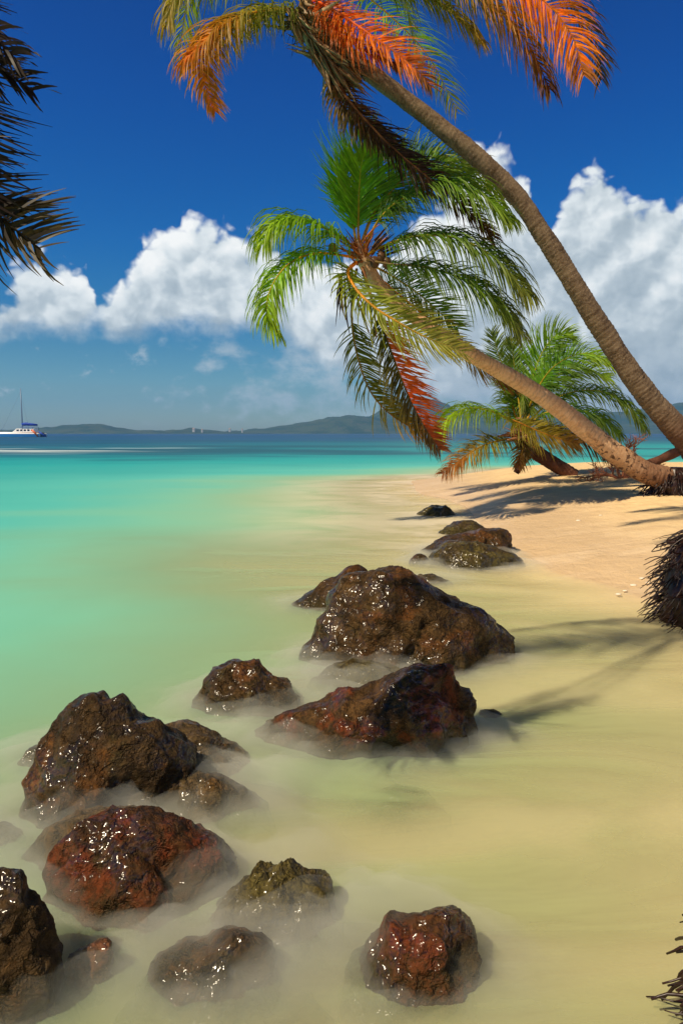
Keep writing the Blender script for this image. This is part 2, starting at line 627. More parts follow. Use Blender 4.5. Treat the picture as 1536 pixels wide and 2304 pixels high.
def outline_shape(pts, n):
    out = []
    m = len(pts)
    dense = []
    for i in range(m):
        a, b, c, e = pts[i - 1], pts[i], pts[(i + 1) % m], pts[(i + 2) % m]
        for k in range(10):
            s = k / 10
            f = lambda q: 0.5 * (2 * b[q] + (c[q] - a[q]) * s + (2 * a[q] - 5 * b[q] + 4 * c[q] - e[q]) * s * s + (3 * b[q] - a[q] - 3 * c[q] + e[q]) * s ** 3)
            cat = (f(0), f(1))
            lin = (lerp(b[0], c[0], s), lerp(b[1], c[1], s))
            dense.append((lerp(lin[0], cat[0], .6), lerp(lin[1], cat[1], .6)))
    L = [0]
    for i in range(len(dense)):
        a, b = dense[i], dense[(i + 1) % len(dense)]
        L.append(L[-1] + math.hypot(b[0] - a[0], b[1] - a[1]))
    j = 0
    for i in range(n):
        s = L[-1] * i / n
        while L[j + 1] < s:
            j += 1
        q = (s - L[j]) / max(1e-9, L[j + 1] - L[j])
        a, b = dense[j], dense[(j + 1) % len(dense)]
        out.append((lerp(a[0], b[0], q), lerp(a[1], b[1], q)))
    return out


def make_rock(name, outline, base_py, mat, label, seed, thick=.42, rough=1.0, facets=9, back=0.0, bulk=2.5, N=150, M=72, sink=0.0):
    rnd = random.Random(seed)
    xsn = [p[0] for p in outline]
    mid = (min(xsn) + max(xsn)) / 2
    Yf = on(mid, base_py).y
    W = (max(xsn) - min(xsn)) / FPX * Yf
    D = W * thick
    Yc = Yf + D * .62 + back
    pts = []
    for px, py in outline:
        p = at(px, py, Yc)
        pts.append((p.x, max(p.z, -.02) - sink))
    x0, x1 = pts[0][0], pts[-1][0]
    lowz = min(-min(.34, .55 * W), min(p[1] for p in pts) - .3 * W)
    w_ = x1 - x0
    zr, zl = pts[-1][1], pts[0][1]
    pts += [(x1 + .045 * w_, lerp(zr, lowz, .3)), (x1 + .10 * w_, lerp(zr, lowz, .75)), (x1 - .02 * w_, lowz), ((x0 + x1) / 2, lowz - .03), (x0 + .02 * w_, lowz), (x0 - .10 * w_, lerp(zl, lowz, .75)), (x0 - .045 * w_, lerp(zl, lowz, .3))]
    ring = outline_shape(pts, N)
    ztop = max(p[1] for p in pts)
    cx, cz = (x0 + x1) / 2, lerp(lowz, ztop, .48)
    size = (w_ + ztop - lowz) / 2
    V, TY = [], []
    for j in range(1, M):
        ps = -math.pi / 2 + math.pi * j / M
        ty = math.sin(ps)
        sc = (1 - abs(ty) ** bulk) ** (1 / bulk)
        for (x, z) in ring:
            TY.append(smooth(.12, .55, -ty))
            V.append(Vector((cx + (x - cx) * sc, Yc + D * ty, cz + (z - cz) * sc - (ztop - cz) * .16 * (abs(ty) if ty < 0 else 0))))
    C = Vector((cx, Yc, cz))
    # flat broken faces
    planes = []
    for _ in range(facets):
        nrm = Vector((rnd.uniform(-1, 1), rnd.uniform(-1.2, .2), rnd.uniform(-.2, 1.1))).normalized()
        if abs(nrm.y) < .5:
            nrm.y = -.9
            nrm.normalize()
        far = max((v - C).dot(nrm) for v in V[::7])
        planes.append((nrm, far * rnd.uniform(.78, .94)))
    so = Vector((seed * 3.71, seed * 1.37, seed * .77))
    amp = .085 * rough * size
    sdir = Vector((rnd.uniform(-.5, .5), rnd.uniform(-.4, .4), 1)).normalized()
    out = []
    for v, front in zip(V, TY):
        for nrm, k in planes:
            q = (v - C).dot(nrm)
            if q > k:
                v = v - nrm * (q - k) * .88
        dirn = (v - C)
        dirn = dirn.normalized() if dirn.length > 1e-6 else Vector((0, -1, 0))
        p = v / size + so
        a = NZ.fractal(p * 1.9, .9, 2.1, 5) * .55
        rdg = 1 - abs(NZ.noise(p * 4.4 + Vector((4, 1, 7)))) * 2
        b = (rdg * abs(rdg) * .42 - .1)
        vd = NZ.voronoi(p * 5.4 + Vector((NZ.noise(p * 3), NZ.noise(p * 3 + so), 0)) * .6)[0]
        c = (vd[1] - vd[0]) * .42 - .12
        hol = -smooth(.08, .5, NZ.noise(p * 2.3 + Vector((9, 2, 4)))) * .95
        st = p.dot(sdir) * 5.5 + .8 * NZ.noise(p * 2)
        st = st - math.floor(st)
        strat = (st if st < .8 else (1 - st) * 4) * .30 * smooth(-.1, .3, NZ.noise(p * 1.7 + Vector((1, 8, 3))))
        e = NZ.fractal(p * 11, .8, 2.2, 4) * .22
        out.append(v + dirn * amp * (-.12 + a * 1.3 + b * .9 + c * .55 + e * .6 + hol * front + strat))
    F = []
    rows = M - 1
    for j in range(rows - 1):
        for i in range(N):
            i2 = (i + 1) % N
            F.append((j * N + i, j * N + i2, (j + 1) * N + i2, (j + 1) * N + i))
    fr = len(out)
    c0 = sum(out[:N], Vector()) / N
    c1 = sum(out[-N:], Vector()) / N
    out += [c0, c1]
    for i in range(N):
        i2 = (i + 1) % N
        F.append((fr, i2, i))
        F.append((fr + 1, (rows - 1) * N + i, (rows - 1) * N + i2))
    mb = MB()
    base = Vector((cx, Yc, 0))
    mb.add([v - base for v in out], F)
    ob = mb.build(name, RM[mat])
    ob.location = base
    tag(ob, label, 'rock', 'rocks in the shallow water')
    return ob


rocks = [
    ([(935, 1158), (950, 1146), (968, 1138), (1000, 1137), (1015, 1146), (1029, 1160)], 1161, 'olive', 'small flat brown rock farthest out along the line of rocks, alone in pale wash', .5, dict(N=80, M=40)),
    ([(985, 1203), (1000, 1190), (1025, 1177), (1065, 1175), (1085, 1182), (1092, 1196)], 1204, 'olive', 'low pale grey-brown rock half hidden in foam behind the square-topped rock', .5, dict(N=80, M=40)),
    ([(945, 1248), (975, 1228), (1010, 1210), (1060, 1200), (1105, 1189), (1130, 1186), (1146, 1200), (1150, 1240)], 1250, 'brown', 'brown rock with a square raised right end behind the mossy rock', .42, {}),
    ([(955, 1272), (975, 1245), (1000, 1226), (1050, 1215), (1090, 1218), (1125, 1238), (1150, 1248), (1172, 1262)], 1277, 'olive', 'mossy brown rock leaning on the square-topped rock, near the sand', .42, {}),
    ([(920, 1262), (932, 1250), (945, 1246), (960, 1254), (968, 1266)], 1268, 'brown', 'tiny dark rock at the left foot of the mossy rock near the sand', .5, dict(N=60, M=30)),
    ([(925, 1300), (945, 1287), (970, 1286), (1000, 1298), (1020, 1308)], 1312, 'tan', 'low wave-washed rock just behind the right shoulder of the largest rock', .4, dict(N=70, M=36, sink=.03)),
    ([(660, 1362), (700, 1338), (740, 1310), (775, 1286), (805, 1277), (832, 1290), (845, 1325), (850, 1362)], 1372, 'brown', 'dark sloping rock tucked behind the left shoulder of the largest rock', .40, {}),
    ([(685, 1488), (703, 1452), (735, 1400), (760, 1352), (788, 1310), (830, 1285), (880, 1279), (920, 1285), (960, 1308), (1000, 1338), (1050, 1373), (1095, 1392), (1130, 1422), (1152, 1442), (1156, 1474)], 1508, 'brown', 'largest rock, a broad wet brown peak with a low shelf on its right', .36, dict(N=220, M=110, facets=12)),
    ([(430, 1592), (445, 1560), (475, 1510), (510, 1487), (545, 1480), (580, 1492), (605, 1520), (635, 1532), (655, 1545), (662, 1562)], 1606, 'brown', 'rounded brown rock with misty water round it, left of the long red-topped rock', .42, {}),
    ([(695, 1542), (735, 1514), (785, 1496), (832, 1494), (884, 1502), (915, 1518), (925, 1541)], 1549, 'olive', 'low green-brown rock between the largest rock and the long red-topped rock', .40, dict(N=100, M=50)),
    ([(548, 1668), (600, 1636), (680, 1602), (760, 1576), (830, 1560), (880, 1525), (940, 1500), (1010, 1490), (1040, 1512), (1062, 1550), (1077, 1580), (1070, 1605), (1058, 1640)], 1686, 'redtop', 'long wedge-shaped rock with a raised red-topped right end and a low wet tail', .22, dict(N=220, M=100, facets=10, rough=1.15)),
    ([(60, 1805), (72, 1735), (98, 1662), (125, 1620), (165, 1582), (205, 1578), (235, 1600), (270, 1595), (300, 1625), (340, 1635), (380, 1665), (410, 1690), (434, 1722), (438, 1765)], 1848, 'dark', 'tall dark pyramid-shaped rock in grey mist at the left', .40, dict(N=220, M=110, facets=12)),
    ([(42, 1712), (52, 1686), (70, 1674), (95, 1673), (120, 1685), (130, 1712)], 1722, 'tan', 'faint rock almost lost in the mist behind the tall dark pyramid-shaped rock', .4, dict(N=70, M=36, sink=.02)),
    ([(335, 1705), (360, 1645), (405, 1634), (450, 1645), (500, 1680), (545, 1705), (570, 1727)], 1746, 'tan', 'smooth glistening grey-brown rock behind the right side of the tall dark rock', .42, {}),
    ([(350, 1818), (360, 1768), (400, 1748), (440, 1745), (500, 1762), (548, 1788), (600, 1826)], 1842, 'tan', 'low orange-brown rock at the right foot of the tall dark rock', .36, {}),
    ([(38, 1978), (58, 1930), (90, 1870), (130, 1850), (200, 1832), (260, 1820), (310, 1829), (350, 1850), (380, 1900)], 1987, 'tan', 'pale tan rock tucked behind the left side of the red boulder', .34, dict(back=.10)),
    ([(110, 1990), (106, 1930), (125, 1880), (160, 1850), (225, 1836), (300, 1832), (370, 1850), (430, 1870), (475, 1900), (512, 1940), (527, 1985), (518, 2025)], 2058, 'red', 'big rounded red boulder with wet highlights and a black right side', .40, dict(N=220, M=110, facets=10)),
    ([(-50, 1893), (-25, 1860), (5, 1854), (30, 1868), (46, 1887)], 1899, 'olive', 'small dark green rock cut by the left edge, above the red boulder', .42, dict(N=80, M=40)),
    ([(472, 2088), (498, 2030), (525, 2000), (560, 1972), (580, 1951), (605, 1965), (650, 1957), (685, 1978), (715, 1985), (745, 2005), (754, 2036)], 2102, 'olive', 'knobbly olive rock sparkling wet beside the right end of the red boulder', .42, dict(rough=1.5)),
    ([(785, 2215), (822, 2165), (855, 2108), (880, 2082), (905, 2088), (940, 2076), (1000, 2068), (1050, 2078), (1074, 2104), (1077, 2140), (1062, 2182), (1050, 2212)], 2234, 'red', 'wet red-brown rock standing alone, farthest right of the near rocks', .42, dict(N=200, M=100, facets=12)),
    ([(-190, 2200), (-150, 2050), (-80, 1980), (0, 1971), (38, 1992), (50, 2025), (90, 2065), (110, 2110), (130, 2160), (134, 2220)], 2300, 'dark', 'large black and rust rock cut off by the left edge at the bottom', .40, dict(N=200, M=100)),
    ([(148, 2198), (155, 2150), (190, 2138), (235, 2124), (249, 2130), (251, 2165), (247, 2192)], 2208, 'rust', 'small angular pinkish red stone between the big left-edge rock and low dark rock', .42, dict(N=90, M=46)),
    ([(325, 2220), (336, 2180), (400, 2154), (440, 2146), (490, 2116), (530, 2108), (585, 2128), (616, 2160), (626, 2200)], 2246, 'dark', 'low dark rock with pale yellow ledges on its front, at the bottom', .40, dict(N=160, M=80)),
    ([(270, 2330), (320, 2285), (420, 2262), (560, 2268), (680, 2280), (740, 2330)], 2345, 'tan', 'drowned rock under the surface along the bottom edge, below the low dark rock', .4, dict(N=120, M=60, sink=.045)),
    ([(790, 1790), (830, 1755), (880, 1738), (940, 1745), (1000, 1785)], 1800, 'rust', 'drowned reddish rock blurred under the water below the long red-topped rock', .4, dict(N=90, M=46, sink=.085)),
    ([(1062, 1610), (1085, 1592), (1115, 1588), (1140, 1605)], 1616, 'olive', 'small drowned stone shape standing for the shadow right of the long red-topped rock', .42, dict(N=70, M=36, sink=.03)),  # dark stone put where the long rock's shadow blot lies
]
MIST = []
for i, (ol, base_py, mt, lab, th, kw) in enumerate(rocks):
    rk = make_rock('rock', ol, base_py, mt, lab, i + 3, thick=th, **kw)
    if 'drowned' not in lab:
        MIST.append((rk, .85 if base_py > 1540 else .6))
# ------------------------------------------------------------------ mist of fine spray and foam lying round the stones
def make_mist(name, height, density, reach, seed, z0=.004, step=.045, area=(-2.4, 2.9, 1.5, 10.6)):
    foot = []
    for ob, amt in MIST:
        vs_ = [v.co for v in ob.data.vertices if v.co.z > -.06]
        if not vs_:
            continue
        lo = [v for v in vs_ if v.z < .10]
        if not lo:
            lo = vs_
        xs_ = [v.x for v in lo]
        ys_ = [v.y for v in lo]
        foot.append((ob.location.x + (min(xs_) + max(xs_)) / 2, ob.location.y + (min(ys_) + max(ys_)) / 2, (max(xs_) - min(xs_)) / 2, (max(ys_) - min(ys_)) / 2, amt))
    x0, x1, y0, y1 = area
    nx, ny = int((x1 - x0) / step), int((y1 - y0) / step)
    H = {}
    for j in range(ny + 1):
        for i in range(nx + 1):
            x, y = x0 + i * step, y0 + j * step
            keep = 1.0
            for cx, cy, a, b, amt in foot:
                if abs(x - cx) > a + reach * 2 or abs(y - cy) > b + reach * 2:
                    continue
                q = math.hypot((x - cx) / a, (y - cy) / b)
                dist = (q - 1) * min(a, b) if q < 1 else (q - 1) / q * math.hypot(x - cx, y - cy)
                keep *= 1 - amt * smooth(reach, -.02, dist)
            pr = 1 - keep
            if pr > .01:
                nn = .75 + .75 * NZ.fractal(Vector((x * 2.2, y * 3.2, seed)), .9, 2.1, 4) + .35 * NZ.noise(Vector((x * 9, y * 12, seed)))
                h = height * pr ** 2.2 * max(.12, nn) * smooth(0, 6 * step, x - x0) * smooth(0, 6 * step, x1 - x) * smooth(0, 6 * step, y - y0) * smooth(0, 6 * step, y1 - y)
                if h > .0012:
                    H[i, j] = h
    top, bot, V, F = {}, {}, [], []

    def vid(store, i, j, z):
        if (i, j) not in store:
            store[i, j] = len(V)
            V.append((x0 + i * step, y0 + j * step, z))
        return store[i, j]
    cells = [(i, j) for j in range(ny) for i in range(nx) if any(k in H for k in ((i, j), (i + 1, j), (i, j + 1), (i + 1, j + 1)))]
    cs = set(cells)
    for i, j in cells:
        q = [(i, j), (i + 1, j), (i + 1, j + 1), (i, j + 1)]
        F.append(tuple(vid(top, a, b, z0 + .002 + H.get((a, b), .001)) for a, b in q))
        F.append(tuple(vid(bot, a, b, z0) for a, b in reversed(q)))
        for (a, b), (c, d_), nb_ in ((q[0], q[1], (i, j - 1)), (q[1], q[2], (i + 1, j)), (q[2], q[3], (i, j + 1)), (q[3], q[0], (i - 1, j))):
            if nb_ not in cs:
                F.append((vid(top, c, d_, z0 + .002 + H.get((c, d_), .001)), vid(top, a, b, z0 + .002 + H.get((a, b), .001)), vid(bot, a, b, z0), vid(bot, c, d_, z0)))
    m, t = material(name)
    v = t.n('ShaderNodeVolumePrincipled')
    v.inputs['Color'].default_value = (.80, .79, .70, 1)
    v.inputs['Density'].default_value = density
    v.inputs['Anisotropy'].default_value = -.1
    t.out(None, v.outputs[0])
    mb = MB()
    mb.add(V, F)
    ob = mb.build(name, m)
    ob['kind'] = 'stuff'
    return ob


make_mist('mist', .16, 1.7, .55, 1.0, z0=.004)
make_mist('mist', .075, 3.6, .26, 6.0, z0=.0105)
# ------------------------------------------------------------------ palms
def leaf_material(name, trans):
    m, t = material(name)
    c = t.attr('col', 'Color')
    pos = t.n('ShaderNodeNewGeometry').outputs['Position']
    v = t.noise(pos, 7, 4, .6)
    col = t.mix(t.sstep(.3, .7, v), t.mix(1, c, (1.05, 1.05, .9), 'MULTIPLY'), t.mix(1, c, (1.75, 1.65, 1.3), 'MULTIPLY'))
    b = t.pbr(col, .45, .22)
    tr = t.n('ShaderNodeBsdfTranslucent')
    t.link(t.mix(1, col, (1.3, 1.3, .7), 'MULTIPLY'), tr.inputs[0])
    mx = t.n('ShaderNodeMixShader')
    mx.inputs[0].default_value = trans
    t.link(b, mx.inputs[1])
    t.link(tr.outputs[0], mx.inputs[2])
    t.out(mx.outputs[0])
    return m


M_LEAF = leaf_material('palm_leaf', .42)


def bark(name, c0, c1, c2, patch, patch_amt):
    m, t = material(name)
    g = t.attr('col', 'Color')           # r: ring groove, g: metres along the stem / 10
    rr, gg, _ = t.xyz(g)
    pos = t.n('ShaderNodeNewGeometry').outputs['Position']
    n1 = t.noise(pos, 5, 6, .6)
    n2 = t.noise(pos, 30, 6, .7)
    n3 = t.noise(pos, 11, 6, .65, .4)
    col = t.mix(t.sstep(.35, .65, n1), c0, c1)
    col = t.mix(t.m('MULTIPLY', t.sstep(.45, .62, n2), .6), col, c2)
    col = t.mix(t.m('MULTIPLY', rr, .5), col, tuple(c * .3 for c in c0))
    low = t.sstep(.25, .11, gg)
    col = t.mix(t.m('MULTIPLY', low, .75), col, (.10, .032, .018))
    if patch_amt:
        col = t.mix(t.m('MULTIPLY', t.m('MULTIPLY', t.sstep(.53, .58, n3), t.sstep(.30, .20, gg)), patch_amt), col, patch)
    h = t.m('ADD', t.m('MULTIPLY', n2, .6), t.m('MULTIPLY', n1, .5))
    t.out(t.pbr(col, .8, .2, t.bump(h, .8, .02)))
    return m


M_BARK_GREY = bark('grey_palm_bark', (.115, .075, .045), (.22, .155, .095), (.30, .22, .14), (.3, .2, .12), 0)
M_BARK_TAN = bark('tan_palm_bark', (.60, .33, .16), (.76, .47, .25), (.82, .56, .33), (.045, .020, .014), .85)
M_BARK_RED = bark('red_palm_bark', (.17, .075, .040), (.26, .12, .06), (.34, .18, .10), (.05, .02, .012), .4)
M_ROOT = plain('palm_root', (.026, .0085, .005), .38, .45, .35, 14)
M_FIBRE = leaf_material('palm_fibre', .12)

GREEN = (.13, .29, .010)
DEEP = (.06, .155, .010)
LIME = (.25, .38, .02)
YEL = (.30, .24, .025)
ORANGE = (.60, .15, .004)
RED = (.50, .075, .004)
BROWN = (.055, .020, .008)
DARK = (.016, .008, .006)
DUSK = (.035, .030, .036)
STEM_Y = (.46, .30, .03)
STEM_O = (.66, .28, .02)
STEM_B = (.12, .055, .022)


def cmix(a, b, t):
    return tuple(lerp(x, y, max(0, min(1, t))) for x, y in zip(a, b))


def frond(pts, parent, seed, leaf=.85, n=74, hint=(0, -.7, .7), grav=.5, wind=.25, cols=((0, GREEN), (1, LIME)), stem=STEM_Y, width=.032,
          start=.14, sides=(1, 1), fwd=.55, rad=.024, side_cols=None, mess=.22, spread=.85):
    rnd = random.Random(seed)
    cur, L = catmull(pts, 40)
    mb = MB()
    mb.tube(cur, [rad * (1 - .85 * (i / 39)) + .002 for i in range(40)], 5, cols=[cmix(stem, cols[-1][1], (i / 39) ** 1.5) for i in range(40)])
    if grav >= 1.1:
        grav *= 1.55
        spread = .68
    n = int(n * 1.9)
    rad *= 1.25
    width *= .80
    leaf *= 1.2
    H = Vector(hint).normalized()
    G = Vector((0, 0, -1))
    W = Vector((1, .15, .05)).normalized()
    for i in range(n):
        for s in (1, -1):
            if rnd.random() < .09:
                continue
            if (s == 1 and rnd.random() > sides[0]) or (s == -1 and rnd.random() > sides[1]):
                continue
            t = start + (1 - start) * (i + rnd.random() * .8) / n
            f = t * 39
            k = min(38, int(f))
            p = cur[k].lerp(cur[k + 1], f - k)
            T = (cur[min(39, k + 2)] - cur[max(0, k - 1)]).normalized()
            Nn = H - T * H.dot(T)
            if Nn.length < .05:
                Nn = Vector((0, -1, 0)) - T * T.dot(Vector((0, -1, 0)))
            Nn.normalize()
            S = T.cross(Nn)
            u = (t - start) / (1 - start)
            ln = leaf * (.35 + .65 * math.sin(math.pi * min(1, .10 + u * .62)) ** .8) * (1 - .62 * u ** 3) * rnd.uniform(.66, 1.14)
            dr = S * s * spread + T * (fwd + .55 * u * u) + Nn * rnd.uniform(-.05, .32)
            dr += Vector((rnd.uniform(-1, 1), rnd.uniform(-1, 1), rnd.uniform(-1, 1))) * mess
            dr.normalize()
            gj, wj = grav * rnd.uniform(.7, 1.35), wind * rnd.uniform(.5, 1.5)
            tw = rnd.uniform(-.7, .7)
            cc = cols[0][1]
            pal = (side_cols[0] if s == 1 else side_cols[1]) if side_cols else cols
            cc = pal[-1][1]
            ju = u + rnd.uniform(-.09, .09)
            for (a, ca), (b, cb) in zip(pal, pal[1:]):
                if ju <= b:
                    cc = cmix(ca, cb, (ju - a) / (b - a))
                    break
            vv = rnd.uniform(.72, 1.25)
            cc = tuple(x * vv for x in cc)
            tipc = cmix(cc, (.30, .20, .05), .25 * min(1, sum(cc) / .2))
            seg = 5
            q = p.copy()
            V, CC = [], []
            for g in range(seg + 1):
                fg = g / seg
                wv = T - dr * T.dot(dr)
                if wv.length < .05:
                    wv = Nn.copy()
                wv.normalize()
                wv = (wv * math.cos(tw) + dr.cross(wv) * math.sin(tw))
                ww = width * (.55 + .45 * min(1, fg * 4)) * (1 - fg ** 2.2) * .5 + .0008
                V += [q - wv * ww, q + wv * ww]
                CC += [cmix(cc, tipc, fg)] * 2
                q = q + dr * (ln / seg)
                dr = (dr + G * gj * .36 * (.4 + fg) + W * wj * .34 * (.3 + fg)).normalized()
            F = [(2 * g, 2 * g + 1, 2 * g + 3, 2 * g + 2) for g in range(seg)]
            mb.add(V, F, cols=CC)
    return mb.build('frond', M_LEAF, parent)


def stem_trunk(pts, rads, parent, mat, seed, ring=.075, name='trunk', sides=30, ridge=.085, flare=None):
    """A leaning stem with the ring scars that fallen leaves left, wider below each scar."""
    rnd = random.Random(seed)
    L = catmull(pts, 200)[1]
    n = int(L / .016)
    cur, L = catmull(pts, n)
    cum = [0.0]
    for a_, b_ in zip(pts, pts[1:]):
        cum.append(cum[-1] + (Vector(b_) - Vector(a_)).length)
    tab = [(q / cum[-1] * (n - 1), r) for q, r in zip(cum, [.87 * r_ for r_ in rads])]
    import bisect
    rr = []
    pos = 0
    marks = [0]
    while marks[-1] < L:
        marks.append(marks[-1] + ring * rnd.uniform(.65, 1.35))
    rr = [interp(tab, i) for i in range(n)]
    so = rnd.uniform(0, 50)
    cc = []

    def jit(i, k, a):
        s = L * i / (n - 1)
        v = Vector((math.cos(a) * 1.1, math.sin(a) * 1.1, s * 2.2 + so))
        s2 = s + .045 * NZ.noise(Vector((math.cos(a) * 1.6, math.sin(a) * 1.6, s * 1.1 + so))) + .014 * NZ.noise(Vector((math.cos(a) * 6, math.sin(a) * 6, s * 9)))
        mi = max(0, min(len(marks) - 2, bisect.bisect_right(marks, s2) - 1))
        f = (s2 - marks[mi]) / max(.01, marks[mi + 1] - marks[mi])
        cc.append((max(0., min(1., (abs(f - .5) - .36) * 8)) * rstr[mi], s / 10, 0))
        return 1 + ridge * rstr[mi] * (f - .5) + .085 * NZ.noise(v) + .05 * NZ.noise(v * 3.1) + .022 * NZ.noise(Vector((math.cos(a) * 5, math.sin(a) * 5, s * 26)))
    # scars do not run quite square round the stem
    rstr = [rnd.uniform(.25, 1.1) for _ in marks]
    mb = MB()
    mb.tube(cur, rr, sides, jitter=jit)
    mb.c = cc
    ob = mb.build(name, mat, parent)
    return ob, cur


def roots(parent, centre, radius, height, n, seed, length=(.25, .6), thick=(.008, .018), spread_az=(0, 2 * math.pi), down=.9, name='roots', up0=0.0):
    rnd = random.Random(seed)
    mb = MB()
    C = Vector(centre)
    # the matted core of the root ball
    rings = 14
    V, F = [], []
    for i in range(rings + 1):
        f = i / rings
        for k in range(24):
            a = 2 * math.pi * k / 24
            r = radius * (.62 + .40 * math.sin(math.pi * min(1, .15 + (1 - f) * .75))) * (1 - .45 * f ** 2)
            r *= 1 + .22 * NZ.noise(Vector((math.cos(a) * 2, math.sin(a) * 2, f * 4 + seed))) + .12 * NZ.noise(Vector((math.cos(a) * 7, math.sin(a) * 7, f * 12 + seed)))
            V.append(C + Vector((math.cos(a) * r, math.sin(a) * r, up0 + height * f)))
    for i in range(rings):
        for k in range(24):
            k2 = (k + 1) % 24
            F.append((i * 24 + k, i * 24 + k2, (i + 1) * 24 + k2, (i + 1) * 24 + k))
    F.append(tuple(rings * 24 + k for k in range(24)))
    mb.add(V, F, (.7, .7, .7))
    for _ in range(n):
        a = rnd.uniform(*spread_az)
        f = rnd.random() ** .8
        r0 = radius * (.62 + .4 * math.sin(math.pi * min(1, .15 + (1 - f) * .75))) * (1 - .45 * f * f) * .8
        p = C + Vector((math.cos(a) * r0, math.sin(a) * r0, up0 + height * f))
        dr = Vector((math.cos(a), math.sin(a), rnd.uniform(-.75, .05))).normalized()
        ln = rnd.uniform(*length)
        pts = [p]
        for g in range(6):
            p = p + dr * (ln / 6)
            pts.append(p.copy())
            dr = (dr + Vector((rnd.uniform(-.3, .3), rnd.uniform(-.3, .3), rnd.uniform(-.3, .15) - down * .14))).normalized()
        th = rnd.uniform(*thick)
        v = rnd.uniform(.5, 1.6)
        mb.tube(pts, [th * (1 - .55 * g / 6) * rnd.uniform(.85, 1.15) for g in range(7)], 5, col=(v, v, v))
    return mb.build(name, M_ROOT, parent)


def fibres(parent, centre, axis, n, seed, length=(.2, .5), cols=((.30, .09, .03), (.10, .05, .02)), name='crown_fibre', wid=.03, open_=.9, fall=.5, along=.4):
    rnd = random.Random(seed)
    mb = MB()
    A = Vector(axis).normalized()
    B = A.orthogonal().normalized()
    Cc = A.cross(B)
    for _ in range(n):
        a = rnd.uniform(0, 2 * math.pi)
        o = B * math.cos(a) + Cc * math.sin(a)
        p = Vector(centre) + o * rnd.uniform(.05, .16) + A * rnd.uniform(-along, along * .5)
        dr = (o * open_ * rnd.uniform(.3, 1) + A * rnd.uniform(.2, 1)).normalized()
        ln = rnd.uniform(*length)
        c = cmix(cols[0], cols[1], rnd.random())
        wd = wid * rnd.uniform(.4, 1.2)
        V, CC = [], []
        tw = dr.cross(Vector((rnd.uniform(-1, 1), rnd.uniform(-1, 1), rnd.uniform(-1, 1)))).normalized()
        for g in range(6):
            fg = g / 5
            V += [p - tw * wd * (1 - fg) ** .7 - tw * .002, p + tw * wd * (1 - fg) ** .7 + tw * .002, p + dr.cross(tw) * wd * .5 * (1 - fg)]
            CC += [c] * 3
            p = p + dr * (ln / 5)
            dr = (dr + Vector((.05, 0, -fall * .3)) + Vector((rnd.uniform(-.1, .1), rnd.uniform(-.1, .1), rnd.uniform(-.1, .1)))).normalized()
        F = []
        for g in range(5):
            for k in range(3):
                k2 = (k + 1) % 3
                F.append((3 * g + k, 3 * g + k2, 3 * g + 3 + k2, 3 * g + 3 + k))
        mb.add(V, F, cols=CC)
    return mb.build(name, M_FIBRE, parent)


def path(Y, pts):
    return [at(px, py, Y + dy) for px, py, dy in pts]


def sticks(parent, specs, seed, name='dead_stalk', mat=None):
    mb = MB()
    rnd = random.Random(seed)
    for pts, r0, r1, col in specs:
        cur, _ = catmull(pts, 14)
        mb.tube(cur, [lerp(r0, r1, i / 13) for i in range(14)], 6, col=col)
    return mb.build(name, mat or M_FIBRE, parent)
# ---- the tall palm, leaning over the whole picture
YA = 12.6
base = at(1600, 1062, 13.6)
palm = empty('palm_tree', (base.x, base.y, bed(base.x, base.y)))
tag(palm, 'tallest leaning palm with grey-brown trunk and orange wind-blown fronds high against the blue sky', 'palm tree', 'coconut palms leaning over the beach')
pts = path(0, [(1625, 1110, 13.7), (1585, 1045, 13.6), (1530, 975, 13.5), (1455, 890, 13.4), (1375, 775, 13.25), (1300, 655, 13.1), (1232, 545, 13.0), (1160, 440, 12.9),
               (1070, 352, 12.8), (960, 262, 12.75), (850, 178, 12.7), (775, 120, 12.65), (715, 60, 12.6), (682, 10, 12.6)])
stem_trunk(pts, [.36, .31, .265, .235, .21, .195, .185, .18, .172, .162, .158, .175, .17, .11], palm, M_BARK_GREY, 3)
roots(palm, (base.x + .1, base.y, bed(base.x, base.y) - .1), .5, .75, 260, 5, length=(.2, .55), thick=(.010, .022))
OG = ((0, (.10, .13, .012)), (.35, (.13, .13, .015)), (.6, (.34, .15, .015)), (1, (.50, .15, .015)))
A = lambda l: path(YA, l)
frond(A([(690, 30, 0), (655, 22, -.2), (590, 24, -.5), (510, 50, -.8), (445, 108, -1.0), (420, 132, -1.05)]), palm, 11, leaf=1.0, n=80, grav=1.5, wind=.25, cols=OG, hint=(0, -.4, .9), start=.08, sides=(1, 1), fwd=.5)
frond(A([(688, 28, 0), (650, 24, .1), (580, 40, -.2), (500, 78, -.5), (455, 130, -.8), (462, 190, -.9), (484, 250, -.9)]), palm, 12, leaf=.62, n=84, grav=1.0, wind=.45, cols=OG, hint=(.2, -.7, .6), start=.12)
frond(A([(690, 10, 0), (640, -20, .2), (560, -52, .2), (470, -50, .1), (400, -10, .0), (378, 50, 0)]), palm, 13, leaf=.95, n=80, grav=1.5, wind=.2, cols=((0, DEEP), (.5, (.10, .13, .012)), (1, (.30, .20, .03))), hint=(0, -.4, .9))
frond(A([(705, 0, -.3), (745, 20, -.6), (810, 62, -.9), (880, 112, -1.1), (935, 155, -1.2), (970, 196, -1.2)]), palm, 14, leaf=.62, n=84, grav=.55, wind=.35, cols=((0, RED), (.5, ORANGE), (.8, (.42, .10, .02)), (1, (.14, .06, .03))), hint=(.3, -.9, .3), stem=(.75, .16, .02), start=.05)
